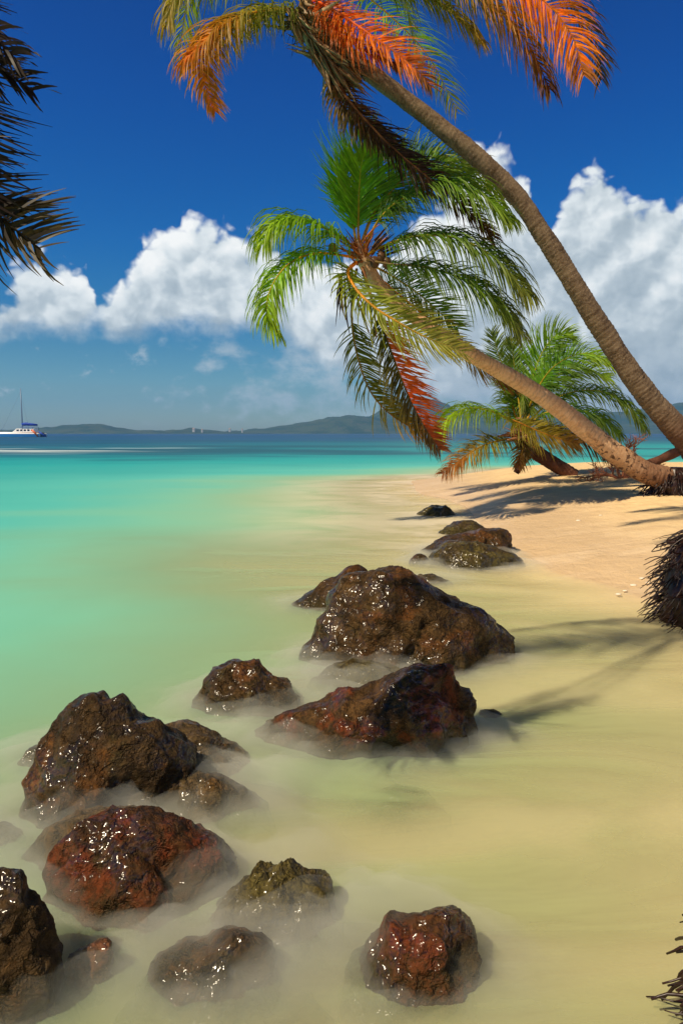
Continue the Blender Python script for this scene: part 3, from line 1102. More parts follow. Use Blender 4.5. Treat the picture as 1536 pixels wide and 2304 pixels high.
frond(A([(700, 5, -.3), (735, 45, -.5), (790, 95, -.8), (850, 130, -.9), (900, 150, -1.0)]), palm, 15, leaf=.50, n=60, grav=1.1, wind=.3, cols=((0, (.40, .08, .012)), (.6, RED), (1, BROWN)), hint=(.3, -.8, .4), stem=(.6, .14, .02), start=.05)
frond(A([(705, -10, 0), (780, -50, .2), (900, -62, .2), (1020, -40, 0), (1120, 20, -.2), (1190, 105, -.3), (1235, 200, -.4)]), palm, 16, leaf=1.0, n=96, grav=1.2, wind=.35, cols=((0, DEEP), (.35, (.08, .13, .012)), (.6, (.30, .14, .02)), (.85, (.22, .08, .02)), (1, BROWN)), hint=(0, -.6, .7))
frond(A([(705, -20, 0), (800, -80, -.3), (950, -105, -.5), (1100, -70, -.7), (1220, 0, -.8), (1285, 80, -.9), (1312, 170, -.9)]), palm, 17, leaf=.92, n=110, grav=.95, wind=.22, cols=((0, (.10, .12, .012)), (.4, (.30, .15, .02)), (.62, ORANGE), (.93, (.66, .20, .015)), (1, (.30, .10, .02))), hint=(-.3, -.9, .3), stem=STEM_O)
frond(A([(705, -20, .2), (820, -100, .4), (980, -120, .5), (1130, -90, .5), (1260, -20, .5), (1340, 90, .5), (1352, 180, .5)]), palm, 18, leaf=.8, n=90, grav=1.0, wind=.25, cols=((0, DEEP), (.5, BROWN), (1, DUSK)), hint=(0, -.7, .6))
frond(A([(720, -20, .2), (830, -40, .4), (930, -20, .6), (1020, 30, .7), (1080, 90, .8)]), palm, 19, leaf=.85, n=72, grav=1.2, wind=.3, cols=((0, DEEP), (.5, (.12, .13, .015)), (1, (.26, .15, .02))), hint=(0, -.6, .7))
# dead frond hanging along the stem
frond(A([(742, 165, -.3), (775, 215, -.4), (825, 275, -.45), (890, 340, -.5), (965, 402, -.5), (1040, 462, -.5), (1112, 535, -.45)]), palm, 20, leaf=.62, n=130, grav=.75, wind=.35, cols=((0, (.07, .026, .010)), (.3, DARK), (.7, (.030, .013, .008)), (1, (.09, .045, .016))), hint=(.4, -.8, .4), stem=STEM_B, start=.05, rad=.03)
frond(A([(738, 160, -.25), (760, 225, -.3), (800, 270, -.3), (850, 310, -.3), (905, 345, -.3)]), palm, 21, leaf=.42, n=60, grav=1.0, wind=.1, cols=((0, (.20, .11, .03)), (1, (.10, .06, .02))), hint=(-.3, -.8, .4), stem=STEM_B, start=.05)
# crown above the frame
for k, (dx, dy, dz) in enumerate([(-1.5, 1.2, 2.2), (.6, .8, 2.6), (2.2, -.8, 2.2), (-1.2, -1.6, 1.8), (1.2, 2.2, 1.4)]):
    c = at(692, 5, YA)
    frond([c, c + Vector((dx * .35, dy * .35, dz * .55)), c + Vector((dx * .9, dy * .9, dz * .85)), c + Vector((dx * 1.7 + .3, dy * 1.6, dz * .7)), c + Vector((dx * 2.2 + .6, dy * 2.1, dz * .15))],
          palm, 30 + k, leaf=.95, n=60, grav=1.0, wind=.4, cols=((0, DEEP), (.6, GREEN), (1, (.2, .17, .02))), hint=(0, -.2, 1))
fibres(palm, at(715, 70, 12.45), pts[-1] - pts[-3], 110, 4, length=(.3, .75), cols=((.13, .075, .035), (.30, .19, .10)), wid=.045, open_=.7, fall=-.05, along=.5, name='leaf_sheath')
fibres(palm, at(765, 130, 12.45), pts[-1] - pts[-3], 100, 5, length=(.3, .7), cols=((.09, .05, .025), (.40, .27, .17)), wid=.05, open_=.45, fall=-.25, along=.55, name='leaf_sheath')
fibres(palm, at(700, 70, 12.3), (.75, 0, -.85), 70, 44, length=(.3, .8), cols=((.16, .10, .05), (.42, .30, .19)), wid=.06, open_=.45, fall=.1, along=.5, name='leaf_sheath')
fibres(palm, at(745, 140, 12.3), (.75, 0, -.85), 70, 45, length=(.3, .8), cols=((.10, .055, .03), (.36, .24, .15)), wid=.06, open_=.35, fall=.15, along=.5, name='leaf_sheath')
fibres(palm, at(665, 60, 12.4), (-.6, -.2, -.6), 16, 6, length=(.25, .45), cols=(DUSK, DARK), wid=.01, open_=.6, fall=.8, along=.1, name='dry_strands')

# ---- the middle palm, bare tan trunk in full sun
YB = 13.0
base = at(1510, 1090, 13.6)
palm = empty('palm_tree', (base.x, base.y, bed(base.x, base.y)))
tag(palm, 'sunlit tan-trunked palm with bright green drooping fronds, leaning out low over the sand', 'palm tree', 'coconut palms leaning over the beach')
pts = path(0, [(1560, 1125, 13.7), (1515, 1085, 13.6), (1450, 1062, 13.5), (1400, 1032, 13.45), (1335, 982, 13.4), (1260, 922, 13.35), (1180, 867, 13.3), (1080, 810, 13.2), (980, 745, 13.1), (905, 697, 13.05), (850, 640, 13.0), (815, 580, 13.0), (800, 545, 13.0)])
stem_trunk(pts, [.30, .27, .24, .23, .21, .19, .175, .155, .135, .125, .135, .15, .10], palm, M_BARK_TAN, 8, ring=.085, ridge=.07)
roots(palm, (base.x + .05, base.y, bed(base.x, base.y) - .12), .42, .62, 340, 9, length=(.2, .55), thick=(.010, .022))
B = lambda l: path(YB, l)
BR = ((0, (.085, .23, .010)), (.5, GREEN), (1, (.23, .34, .02)))
PALE = ((0, (.07, .15, .015)), (.5, (.13, .20, .03)), (1, (.28, .28, .07)))
DG = ((0, (.032, .11, .010)), (.5, (.06, .17, .012)), (1, (.13, .24, .02)))
frond(B([(808, 560, 0), (765, 535, -.3), (715, 505, -.6), (660, 492, -.8), (615, 508, -.95), (594, 548, -1.0)]), palm, 41, leaf=.95, n=72, grav=1.5, wind=.25, cols=BR, hint=(0, -.35, .9))
frond(B([(800, 580, -.1), (750, 572, -.5), (700, 572, -.8), (645, 598, -1.05), (608, 652, -1.2), (600, 710, -1.25), (622, 752, -1.25)]), palm, 42, leaf=.72, n=80, grav=1.4, wind=.35, cols=BR, hint=(.1, -.5, .8), stem=STEM_O)
frond(B([(805, 545, .1), (806, 480, .0), (808, 420, -.1), (815, 360, -.2), (838, 318, -.3)]), palm, 43, leaf=1.05, n=80, grav=.15, wind=.75, cols=((0, (.10, .29, .010)), (.6, (.16, .38, .012)), (1, (.30, .48, .02))), hint=(.2, -.95, .1), fwd=.75)
frond(B([(800, 545, .1), (790, 480, .1), (775, 430, .05), (768, 390, 0), (790, 350, -.1)]), palm, 44, leaf=.62, n=64, grav=.1, wind=.7, cols=((0, (.12, .30, .012)), (1, (.26, .44, .02))), hint=(.1, -.95, .1), fwd=.8)
frond(B([(812, 548, .2), (835, 490, .3), (880, 430, .4), (930, 385, .45), (990, 372, .5), (1060, 395, .5)]), palm, 45, leaf=1.1, n=84, grav=.5, wind=.7, cols=DG, hint=(0, -.8, .5))
frond(B([(818, 555, -.1), (852, 495, -.3), (900, 448, -.5), (960, 415, -.7), (1025, 412, -.9), (1085, 440, -1.0), (1140, 490, -1.05)]), palm, 46, leaf=1.0, n=90, grav=1.15, wind=.45, cols=DG, hint=(0, -.5, .8))
frond(B([(812, 550, .3), (850, 460, .6), (910, 385, .8), (990, 350, .9), (1070, 385, .9), (1130, 445, .9)]), palm, 47, leaf=.85, n=80, grav=.7, wind=.6, cols=PALE, hint=(0, -.6, .6))
frond(B([(822, 575, -.1), (870, 550, -.4), (940, 531, -.7), (1015, 533, -.9), (1085, 562, -1.05), (1145, 612, -1.1), (1188, 662, -1.1)]), palm, 48, leaf=1.0, n=92, grav=1.25, wind=.4, cols=((0, DEEP), (.6, (.045, .11, .014)), (1, (.16, .20, .04))), hint=(0, -.5, .8))
frond(B([(825, 585, -.2), (880, 595, -.5), (945, 600, -.7), (1015, 618, -.8), (1080, 650, -.85), (1135, 698, -.85), (1168, 745, -.85)]), palm, 49, leaf=.9, n=90, grav=1.15, wind=.4, cols=((0, (.03, .09, .012)), (.6, DEEP), (1, (.16, .19, .05))), hint=(0, -.5, .8), stem=(.16, .10, .03))
frond(B([(800, 590, -.3), (782, 612, -.7), (800, 650, -1.0), (840, 690, -1.2), (895, 725, -1.3), (960, 760, -1.3), (1040, 790, -1.2)]), palm, 50, leaf=.72, n=92, grav=.35, wind=.7, cols=((0, (.14, .20, .02)), (.5, (.20, .23, .035)), (1, (.30, .30, .08))), hint=(.35, -.85, .3), stem=STEM_O, rad=.034, start=.1)
frond(B([(825, 595, .2), (870, 640, .5), (930, 690, .7), (990, 740, .8), (1050, 800, .8), (1110, 850, .8), (1165, 880, .8)]), palm, 51, leaf=.5, n=70, grav=.5, wind=.5, cols=((0, (.07, .10, .02)), (.5, (.20, .16, .04)), (1, (.20, .09, .03))), hint=(.3, -.7, .5), stem=STEM_O)
frond(B([(825, 590, .6), (880, 620, 1.1), (940, 660, 1.4), (985, 700, 1.5), (1030, 740, 1.5)]), palm, 52, leaf=.75, n=60, grav=.2, wind=.55, cols=DG, hint=(.2, -.9, .2))
frond(B([(802, 605, -.2), (792, 660, -.35), (792, 735, -.4), (806, 810, -.35), (835, 885, -.25), (885, 938, -.1), (950, 975, 0)]), palm, 53, leaf=.58, n=84, grav=.55, wind=.55, cols=((0, (.07, .10, .014)), (.5, (.15, .15, .025)), (.8, (.25, .18, .03)), (1, (.30, .12, .02))), hint=(.15, -.9, .2), start=.28, sides=(.35, 1), stem=(.30, .22, .04))
frond(B([(815, 610, -.3), (838, 680, -.5), (870, 765, -.5), (898, 840, -.45), (925, 905, -.35), (955, 960, -.25), (990, 1012, -.1)]), palm, 54, leaf=.62, n=92, grav=.35, wind=.6, cols=((0, (.30, .09, .02)), (.5, RED), (1, (.20, .06, .02))), hint=(.15, -.9, .2), start=.26, side_cols=(((0, (.06, .08, .014)), (1, (.10, .05, .02))), ((0, (.30, .10, .03)), (.25, (.55, .11, .02)), (.75, (.50, .09, .02)), (1, (.14, .05, .025)))), stem=(.10, .10, .02))
fibres(palm, at(812, 560, 12.8), (-.35, -.3, .9), 60, 14, length=(.2, .6), cols=((.42, .13, .035), (.16, .06, .025)), wid=.022, open_=.8, fall=.2, along=.25)
fibres(palm, at(850, 560, 12.8), (.8, -.3, .6), 26, 15, length=(.3, .65), cols=((.05, .03, .015), (.12, .06, .03)), wid=.022, open_=.3, fall=.1, along=.1, name='leaf_sheath')
fibres(palm, at(772, 640, 12.55), (-.1, -.2, -1), 22, 16, length=(.3, .8), cols=((.22, .075, .03), (.06, .03, .02)), wid=.022, open_=.3, fall=.8, along=.2, name='dry_strands')
sticks(palm, [([at(790, 600, 12.6), at(800, 660, 12.5), at(830, 750, 12.5)], .022, .012, (.20, .08, .03)), ([at(815, 600, 12.5), at(840, 690, 12.4), at(846, 760, 12.4)], .03, .01, (.24, .10, .04)),
              ([at(765, 620, 12.5), at(770, 690, 12.45), at(778, 720, 12.45)], .04, .006, (.25, .10, .04))], 3)
nuts = MB()
for q in [(858, 578), (870, 592), (748, 560), (842, 590)]:
    c = at(q[0], q[1], 12.75)
    V, F = [], []
    for i in range(9):
        for k in range(12):
            a, b = math.pi * i / 8, 2 * math.pi * k / 12
            r = .085 * (1 + .08 * math.cos(3 * b) * math.sin(a))
            V.append(c + Vector((r * math.sin(a) * math.cos(b), r * math.sin(a) * math.sin(b), r * 1.25 * math.cos(a))))
    for i in range(8):
        for k in range(12):
            F.append((i * 12 + k, i * 12 + (k + 1) % 12, i * 12 + 12 + (k + 1) % 12, i * 12 + 12 + k))
    m1 = MB()
    m1.add(V, F, (.16, .12, .03) if q[0] < 800 else (.10, .05, .03))
    m1.build('coconut', M_FIBRE, palm)

# ---- the low palm at the end of the beach
YC = 19.0
base = at(1262, 1056, 19.4)
palm = empty('palm_tree', (base.x, base.y, bed(base.x, base.y)))
tag(palm, 'low bushy green palm with short red trunk at the far end of the beach', 'palm tree', 'coconut palms leaning over the beach')
pts = path(0, [(1290, 1072, 19.4), (1262, 1054, 19.4), (1230, 1034, 19.3), (1200, 1015, 19.2), (1180, 995, 19.1), (1170, 970, 19.0), (1172, 940, 19.0)])
stem_trunk(pts, [.22, .225, .22, .24, .27, .25, .15], palm, M_BARK_RED, 12, ring=.1, ridge=.09)
prop = catmull([at(1198, 1008, 19.1), at(1180, 1032, 19.0), at(1160, 1064, 19.0)], 14)[0]
mb = MB()
mb.tube(prop, [.13 - .05 * i / 13 for i in range(14)], 10, cols=[(0, .02, 0)] * 14)
mb.build('prop_stump', M_BARK_RED, palm)
Cc = lambda l: path(YC, l)
CG = ((0, (.06, .18, .010)), (.5, (.10, .25, .012)), (1, (.20, .33, .02)))
SC = dict(width=.036, rad=.03)
frond(Cc([(1170, 965, -.1), (1140, 942, -.5), (1100, 924, -.8), (1055, 919, -1.0), (1015, 932, -1.1), (990, 968, -1.1), (985, 992, -1.1)]), palm, 61, leaf=0.88, n=72, grav=1.4, wind=.3, cols=((0, GREEN), (1, LIME)), hint=(0, -.4, .9), stem=STEM_Y, **SC)
frond(Cc([(1165, 988, -.3), (1130, 990, -.8), (1085, 1003, -1.1), (1040, 1030, -1.3), (995, 1066, -1.4)]), palm, 62, leaf=0.63, n=66, grav=.9, wind=.3, cols=((0, (.10, .15, .012)), (.5, (.22, .17, .02)), (.75, (.26, .10, .02)), (1, (.14, .045, .02))), hint=(0, -.6, .7), stem=STEM_Y, **SC)
frond(Cc([(1172, 945, 0), (1163, 880, .2), (1155, 815, .3), (1150, 765, .3)]), palm, 63, leaf=0.66, n=60, grav=.1, wind=.35, cols=((0, DEEP), (1, (.08, .15, .02))), hint=(.1, -.95, .1), **SC)
frond(Cc([(1168, 945, .3), (1145, 870, .6), (1122, 800, .7), (1105, 745, .7)]), palm, 64, leaf=0.62, n=60, grav=.1, wind=.4, cols=((0, DEEP), (1, (.10, .16, .03))), hint=(.1, -.95, .1), **SC)
frond(Cc([(1178, 940, 0), (1195, 860, .1), (1218, 795, .1), (1250, 755, 0), (1285, 752, -.1)]), palm, 65, leaf=0.92, n=76, grav=.4, wind=.8, cols=CG, hint=(0, -.85, .4), **SC)
frond(Cc([(1180, 942, -.2), (1205, 880, -.5), (1245, 825, -.7), (1300, 797, -.8), (1345, 800, -.9), (1375, 822, -.9)]), palm, 66, leaf=0.88, n=80, grav=.8, wind=.6, cols=CG, hint=(0, -.6, .7), **SC)
frond(Cc([(1182, 948, .2), (1220, 880, .4), (1270, 835, .5), (1320, 830, .5), (1370, 850, .5)]), palm, 67, leaf=0.97, n=76, grav=.8, wind=.5, cols=DG, hint=(0, -.6, .7), **SC)
frond(Cc([(1184, 955, 0), (1235, 905, -.2), (1300, 880, -.4), (1370, 885, -.5), (1420, 920, -.6), (1448, 965, -.6)]), palm, 68, leaf=0.84, n=80, grav=1.2, wind=.35, cols=((0, DEEP), (1, (.08, .16, .02))), hint=(0, -.5, .8), **SC)
frond(Cc([(1184, 960, -.4), (1225, 930, -.9), (1280, 920, -1.2), (1340, 935, -1.4), (1390, 975, -1.5)]), palm, 69, leaf=0.84, n=76, grav=1.2, wind=.35, cols=DG, hint=(0, -.5, .8), **SC)
frond(Cc([(1166, 950, -.5), (1150, 945, -1.0), (1165, 950, -1.4), (1205, 968, -1.7), (1250, 985, -1.8), (1300, 1000, -1.8)]), palm, 70, leaf=0.70, n=80, grav=.7, wind=.6, cols=((0, (.16, .18, .015)), (.6, (.26, .20, .02)), (1, (.26, .11, .02))), hint=(.2, -.8, .4), stem=STEM_O, start=.2, **SC)
frond(Cc([(1184, 968, .4), (1230, 965, .6), (1280, 978, .7), (1330, 1000, .7), (1370, 1030, .7)]), palm, 71, leaf=0.70, n=70, grav=.9, wind=.4, cols=((0, (.05, .05, .012)), (.5, (.14, .07, .02)), (1, (.08, .09, .02))), hint=(0, -.6, .6), **SC)
frond(Cc([(1168, 970, .3), (1150, 900, .2), (1160, 870, 0), (1185, 880, -.2), (1190, 930, -.4)]), palm, 72, leaf=0.75, n=70, grav=.9, wind=.3, cols=((0, DEEP), (1, (.10, .16, .02))), hint=(0, -.8, .5), **SC)
frond(Cc([(1175, 985, -.3), (1178, 1000, -.7), (1172, 1025, -.9), (1165, 1050, -.9)]), palm, 73, leaf=0.44, n=40, grav=.8, wind=.2, cols=((0, (.08, .09, .015)), (1, (.16, .06, .02))), hint=(0, -.9, .2), **SC)
fibres(palm, at(1172, 985, 18.7), (-.3, -.3, .3), 44, 21, length=(.25, .6), cols=((.36, .12, .04), (.12, .05, .025)), wid=.05, open_=.8, fall=.4, along=.3)
sticks(palm, [([at(1180, 975, 18.7), at(1150, 975, 18.3), at(1120, 982, 18.1)], .07, .02, (.30, .13, .08)), ([at(1185, 982, 18.6), at(1165, 985, 18.2), at(1140, 990, 18.0)], .06, .02, (.36, .18, .11))], 5)

# ---- the palm standing in the water at the right edge
base = Vector((3.06, 5.9, 0))
palm = empty('palm_tree', base)
tag(palm, 'palm cut off by the right edge, its bristling dark root ball standing in the shallows', 'palm tree', 'coconut palms leaning over the beach')
pts = [(3.0, 5.9, .2), (3.14, 5.92, .9), (3.36, 5.95, 1.8), (3.46, 5.95, 3.0), (3.36, 5.9, 4.0), (2.985, 5.85, 5.05), (2.88, 5.85, 5.55), (2.45, 5.8, 6.7), (1.9, 5.9, 7.8), (1.6, 5.9, 8.3)]
stem_trunk(pts, [.26, .20, .17, .155, .145, .135, .13, .13, .13, .09], palm, M_BARK_GREY, 17)
roots(palm, base - Vector((0, 0, .25)), .36, 1.05, 1000, 18, length=(.12, .34), thick=(.0035, .0095), down=.35)
c = Vector(pts[-1])
for k in range(12):
    a = 2 * math.pi * k / 12 + .2
    o = Vector((math.cos(a), math.sin(a), 0))
    hh = [.9, .3, 1.3][k % 3]
    frond([c, c + o * .7 + Vector((0, 0, hh)), c + o * 1.7 + Vector((.1, 0, hh * 1.1)), c + o * 2.7 + Vector((.2, 0, hh * .5)), c + o * 3.3 + Vector((.3, 0, -.5 + hh * .2))], palm, 80 + k, leaf=.9, n=60, grav=1.1, wind=.4,
          cols=((0, DEEP), (.6, GREEN), (1, YEL)), hint=(0, 0, 1))

# ---- the palm rooted beside the camera; its crown hangs in at the left
base = Vector((1.03, 1.72, 0))
palm = empty('palm_tree', base)
tag(palm, 'palm with wet red-brown root ends at the bottom right corner and dusky fronds upper left', 'palm tree', 'coconut palms leaning over the beach')
pts = [(1.15, 1.72, -.1), (1.45, 1.6, .6), (2.0, 1.0, 1.9), (2.2, .7, 3.4), (1.5, .9, 5.2), (-.4, 1.3, 6.9), (-1.9, 1.5, 7.8), (-2.4, 1.5, 8.05)]
stem_trunk(pts, [.24, .20, .17, .155, .14, .13, .125, .08], palm, M_BARK_GREY, 27)
roots(palm, base + Vector((.06, 0, -.25)), .17, .60, 300, 28, length=(.06, .17), thick=(.0035, .0085), down=.35)
c = Vector(pts[-1])
SHADED_LEAF = ((0, (.007, .007, .013)), (.6, (.009, .007, .015)), (1, (.016, .010, .014)))  # backlit shade put into the leaf colour of the left fronds
NC = Vector((0, .35, -.1))
def hang(*pp):
    q = [at(*k) for k in pp]
    return [c, c + NC, c + NC * 1.6 + Vector((.0, .1, -.7)), q[0] + Vector((-.25, -.05, 1.6))] + q
frond(hang((-170, 385, 2.4), (-50, 450, 2.4), (35, 518, 2.4), (92, 562, 2.4)), palm, 91, leaf=.36, n=90, grav=.08, wind=.8, cols=((0, (.008, .008, .014)), (.7, (.011, .009, .016)), (1, (.035, .026, .014))), hint=(.3, -.9, .2), stem=(.26, .20, .05), start=.76, width=.015, rad=.014, fwd=.35)  # leaf colours darkened likewise, shade included
frond(hang((-200, 130, 2.35), (-120, 240, 2.35), (-75, 350, 2.35), (-45, 450, 2.35)), palm, 92, leaf=.36, n=70, grav=.3, wind=.8, cols=SHADED_LEAF, hint=(.3, -.9, .2), stem=STEM_B, start=.7, width=.015, rad=.014, fwd=.35)
frond(hang((-170, -60, 2.35), (-70, 20, 2.35), (0, 90, 2.35), (40, 140, 2.35)), palm, 93, leaf=.25, n=60, grav=.75, wind=.5, cols=SHADED_LEAF, hint=(.3, -.9, .2), stem=STEM_B, start=.72, width=.014, rad=.012, fwd=.5)
frond(hang((-170, 30, 2.5), (-60, 110, 2.5), (20, 165, 2.5), (75, 205, 2.5)), palm, 94, leaf=.24, n=60, grav=.5, wind=.6, cols=SHADED_LEAF, hint=(.3, -.9, .2), stem=STEM_B, start=.72, width=.014, rad=.012, fwd=.6)
frond([c, c + Vector((.1, .5, .05)), Vector((-2.45, 2.6, 7.5)), Vector((-2.5, 3.0, 6.4)), Vector((-2.6, 3.15, 5.2))], palm, 95, leaf=.36, n=60, grav=.8, wind=.5, cols=((0, DEEP), (1, YEL)), hint=(.2, -.5, .6))  # unseen frond added above the view to cast the shadow streak on the shallows
for k in range(3):
    a = math.pi * (1.0 + .9 * k / 2)
    o = Vector((math.cos(a), math.sin(a), 0))
    hh = [.9, .4, 1.2][k % 3]
    frond([c, c + o * .5 + Vector((0, 0, .6)), c + o * 1.1 + Vector((0, 0, hh * .9)), c + o * 1.9 + Vector((.1, 0, hh * .5)), c + o * 2.5 + Vector((.2, 0, hh * .1 - .3))], palm, 100 + k, leaf=.6, n=50, grav=1.1, wind=.4,
          cols=((0, DEEP), (.6, GREEN), (1, YEL)), hint=(0, 0, 1))

# ---- dead bush washed up at the end of the beach
base = at(1400, 1046, 17.5)
rnd = random.Random(5)
mb = MB()


def branch(p, dr, ln, r, lev):
    q = p.copy()
    P_, R_ = [q.copy()], [r]
    for g in range(5):
        q = q + dr * (ln / 5)
        dr = (dr + Vector((rnd.uniform(-.35, .35), rnd.uniform(-.35, .35), rnd.uniform(-.28, .28)))).normalized()
        P_.append(q.copy())
        R_.append(r * (1 - .11 * (g + 1)))
        if lev < 3 and g >= 1:
            for _ in range(1 + (rnd.random() < .5)):
                d2 = (dr + Vector((rnd.uniform(-1, 1), rnd.uniform(-.8, .8), rnd.uniform(-.5, .9)))).normalized()
                branch(q, d2, ln * rnd.uniform(.45, .7), r * .52, lev + 1)
    v = rnd.uniform(.8, 1.25)
    mb.tube(P_, R_, 5, col=(.30 * v, .11 * v, .06 * v))


bp = Vector((base.x, base.y, bed(base.x, base.y) - .05))
for q in [(-.5, -.1, .8), (.1, 0, 1), (.45, .1, .9), (-.9, -.2, .35), (.8, .1, .5)]:
    branch(bp, Vector(q).normalized(), .62, .05, 0)
bush = mb.build('dead_bush', M_FIBRE)
tag(bush, 'bare reddish dead bush of tangled twigs behind the tan palm trunk', 'dead bush')
lg = MB()
cur, _ = catmull([at(1440, 1052, 15.2), at(1475, 1038, 15.2), at(1510, 1022, 15.3), at(1560, 1002, 15.4)], 24)
lg.tube(cur, [.10 + .03 * math.sin(i * .6) * .3 for i in range(24)], 12, cols=[(0, .02, 0)] * 24)
tag(lg.build('driftwood_log', M_BARK_RED), 'thin red-brown driftwood log on the sand between the two big palm trunks', 'driftwood')

# ---- bits of shell on the damp sand
m_shell = plain('shell', (.80, .70, .55), .5, .4, .1)
rnd = random.Random(12)
for px, py in [(1443, 1302), (1424, 1318), (1478, 1298), (1405, 1330), (1456, 1312), (1390, 1338), (1350, 1160), (1300, 1172)]:
    z = .05
    for _ in range(12):
        p = on(px, py, z)
        z = max(.004, bed(p.x, p.y))
    r = rnd.uniform(.018, .034)
    V, F = [], []
    for i in range(7):
        for k in range(10):
            a, b = math.pi * i / 6, 2 * math.pi * k / 10
            q = r * (1 + .3 * NZ.noise(Vector((math.cos(b) * 2, math.sin(b) * 2, px))))
            V.append((q * 1.3 * math.sin(a) * math.cos(b), q * math.sin(a) * math.sin(b), r * .45 * math.cos(a)))
    for i in range(6):
        for k in range(10):
            F.append((i * 10 + k, (i + 1) * 10 + k, (i + 1) * 10 + (k + 1) % 10, i * 10 + (k + 1) % 10))
    mb = MB()
    mb.add(V, F)
    ob = mb.build('shell', m_shell)
    ob.location = (p.x, p.y, z + r * .2)
    tag(ob, 'tiny pale shell fragment lying on the damp sand', 'shell', 'shell fragments on the sand')
# ------------------------------------------------------------------ far shore
m_hill, t = material('wooded_hills')
pos = t.n('ShaderNodeNewGeometry').outputs['Position']
a = t.noise(pos, .012, 8, .65)
b = t.noise(pos, .05, 6, .7)
col = t.mix(t.sstep(.38, .62, a), (.018, .045, .020), (.050, .075, .036))
col = t.mix(t.m('MULTIPLY', t.sstep(.5, .66, b), .7), col, (.085, .085, .055))
t.out(t.pbr(col, .9, .1))


def hill(name, prof, Y, deep, seed, label=None):
    xsn = [p[0] for p in prof]
    n = int((xsn[-1] - xsn[0]) / 4)
    rows = 26
    V, F = [], []
    for i in range(n + 1):
        px = lerp(xsn[0], xsn[-1], i / n)
        top = at(px, interp(prof, px), Y)
        h = max(0, top.z)
        for j in range(rows + 1):
            f = j / rows                    # 0 front shore, .5 ridge, 1 back
            k = math.sin(math.pi * f) ** 1.1
            x = top.x * (Y + (f - .5) * deep) / Y
            y = Y + (f - .5) * deep
            q = Vector((x * .004, y * .004, seed))
            spur = NZ.fractal(q, .9, 2.1, 6)
            z = h * k * (1 + .30 * spur * (1 - k * .75)) + 3.5 * NZ.fractal(q * 6, .8, 2.1, 4) * k - 1.5
            V.append((x, y, z))
    for i in range(n):
        for j in range(rows):
            F.append((i * (rows + 1) + j, (i + 1) * (rows + 1) + j, (i + 1) * (rows + 1) + j + 1, i * (rows + 1) + j + 1))
    mb = MB()
    mb.add(V, F)
    ob = mb.build(name, m_hill)
    ob['kind'] = 'structure'
    return ob


hill('hills', [(-500, 962), (-150, 958), (0, 967), (60, 965), (110, 960), (150, 956), (200, 953), (235, 955), (270, 962), (310, 967), (370, 968), (400, 966), (430, 962), (460, 967), (520, 971), (580, 972)], 2300, 500, 3)
hill('hills', [(480, 972), (530, 969), (590, 964), (640, 956), (690, 948), (720, 942), (755, 937), (790, 935), (830, 938), (870, 945), (920, 952), (1000, 956), (1150, 960), (1300, 962), (1500, 960), (1900, 958)], 2500, 600, 8)
hill('hills', [(760, 958), (820, 940), (870, 919), (905, 908), (940, 903), (975, 902), (1000, 908), (1025, 921), (1060, 926), (1100, 920), (1140, 914), (1200, 922), (1300, 930), (1400, 926), (1470, 915), (1536, 906), (1700, 890), (1900, 920)], 2750, 700, 14)

m_wall = plain('white_wall', (.50, .48, .45), .8, .2, .05)
m_roof = plain('house_roof', (.42, .30, .24), .8, .2, .1)
HS = [(436, 967, 2120, 7, 'long white house on the far left shore, bigger of the pair by the low point'),
      (455, 969, 2120, 4.5, 'small white house on the far left shore, smaller of the pair by the low point'),
      (517, 967, 2230, 5.5, 'white house on the far shore where the big hills begin'),
      (545, 968, 2230, 4.2, 'smallest white house on the far shore, right of where the big hills begin')]
for px, py, Y, wd, lab in HS:
    p = at(px, py, Y)
    e = empty('house', (p.x, p.y, 0))
    tag(e, lab, 'house', 'white houses on the far shore')
    mb = MB()
    mb.box((p.x, p.y, p.z * .5 + 1.5), (wd, 8, p.z + 3))
    mb.build('wall', m_wall, e)
    mb = MB()
    z = p.z + 3.02
    x0, x1, y0, y1 = p.x - wd / 2 - .6, p.x + wd / 2 + .6, p.y - 4.6, p.y + 4.6
    mb.add([(x0, y0, z), (x1, y0, z), (x1, y1, z), (x0, y1, z), (x0 + 2, p.y, z + 2.6), (x1 - 2, p.y, z + 2.6)], [(0, 1, 5, 4), (2, 3, 4, 5), (1, 2, 5), (3, 0, 4), (3, 2, 1, 0)], smooth_=False)
    mb.build('roof', m_roof, e)

# ------------------------------------------------------------------ catamaran
YK = 320.0
m_white = plain('white_gelcoat', (.80, .80, .80), .25, .5, .03)
m_blue = plain('blue_canvas', (.012, .06, .42), .6, .3, .1)
m_stripe = plain('blue_hull_paint', (.02, .20, .55), .3, .5, .05)
m_orange = plain('orange_slide', (.75, .16, .04), .4, .4, .05)
m_alu = plain('grey_mast', (.16, .24, .36), .4, .5, .05)
m_glass = plain('dark_window', (.02, .025, .03), .1, .6, .05)
m_deck = plain('tan_deck', (.40, .25, .16), .7, .3, .15)
s = YK / FPX                                    # metres per photo pixel out there
kx = at(52, 980, YK).x
boat = empty('catamaran', (kx, YK, 0))
tag(boat, 'white catamaran with bare mast, blue sail cover and orange slide, anchored offshore', 'catamaran')
L0, L1 = at(0, 980, YK).x, at(98, 980, YK).x      # bow at the left


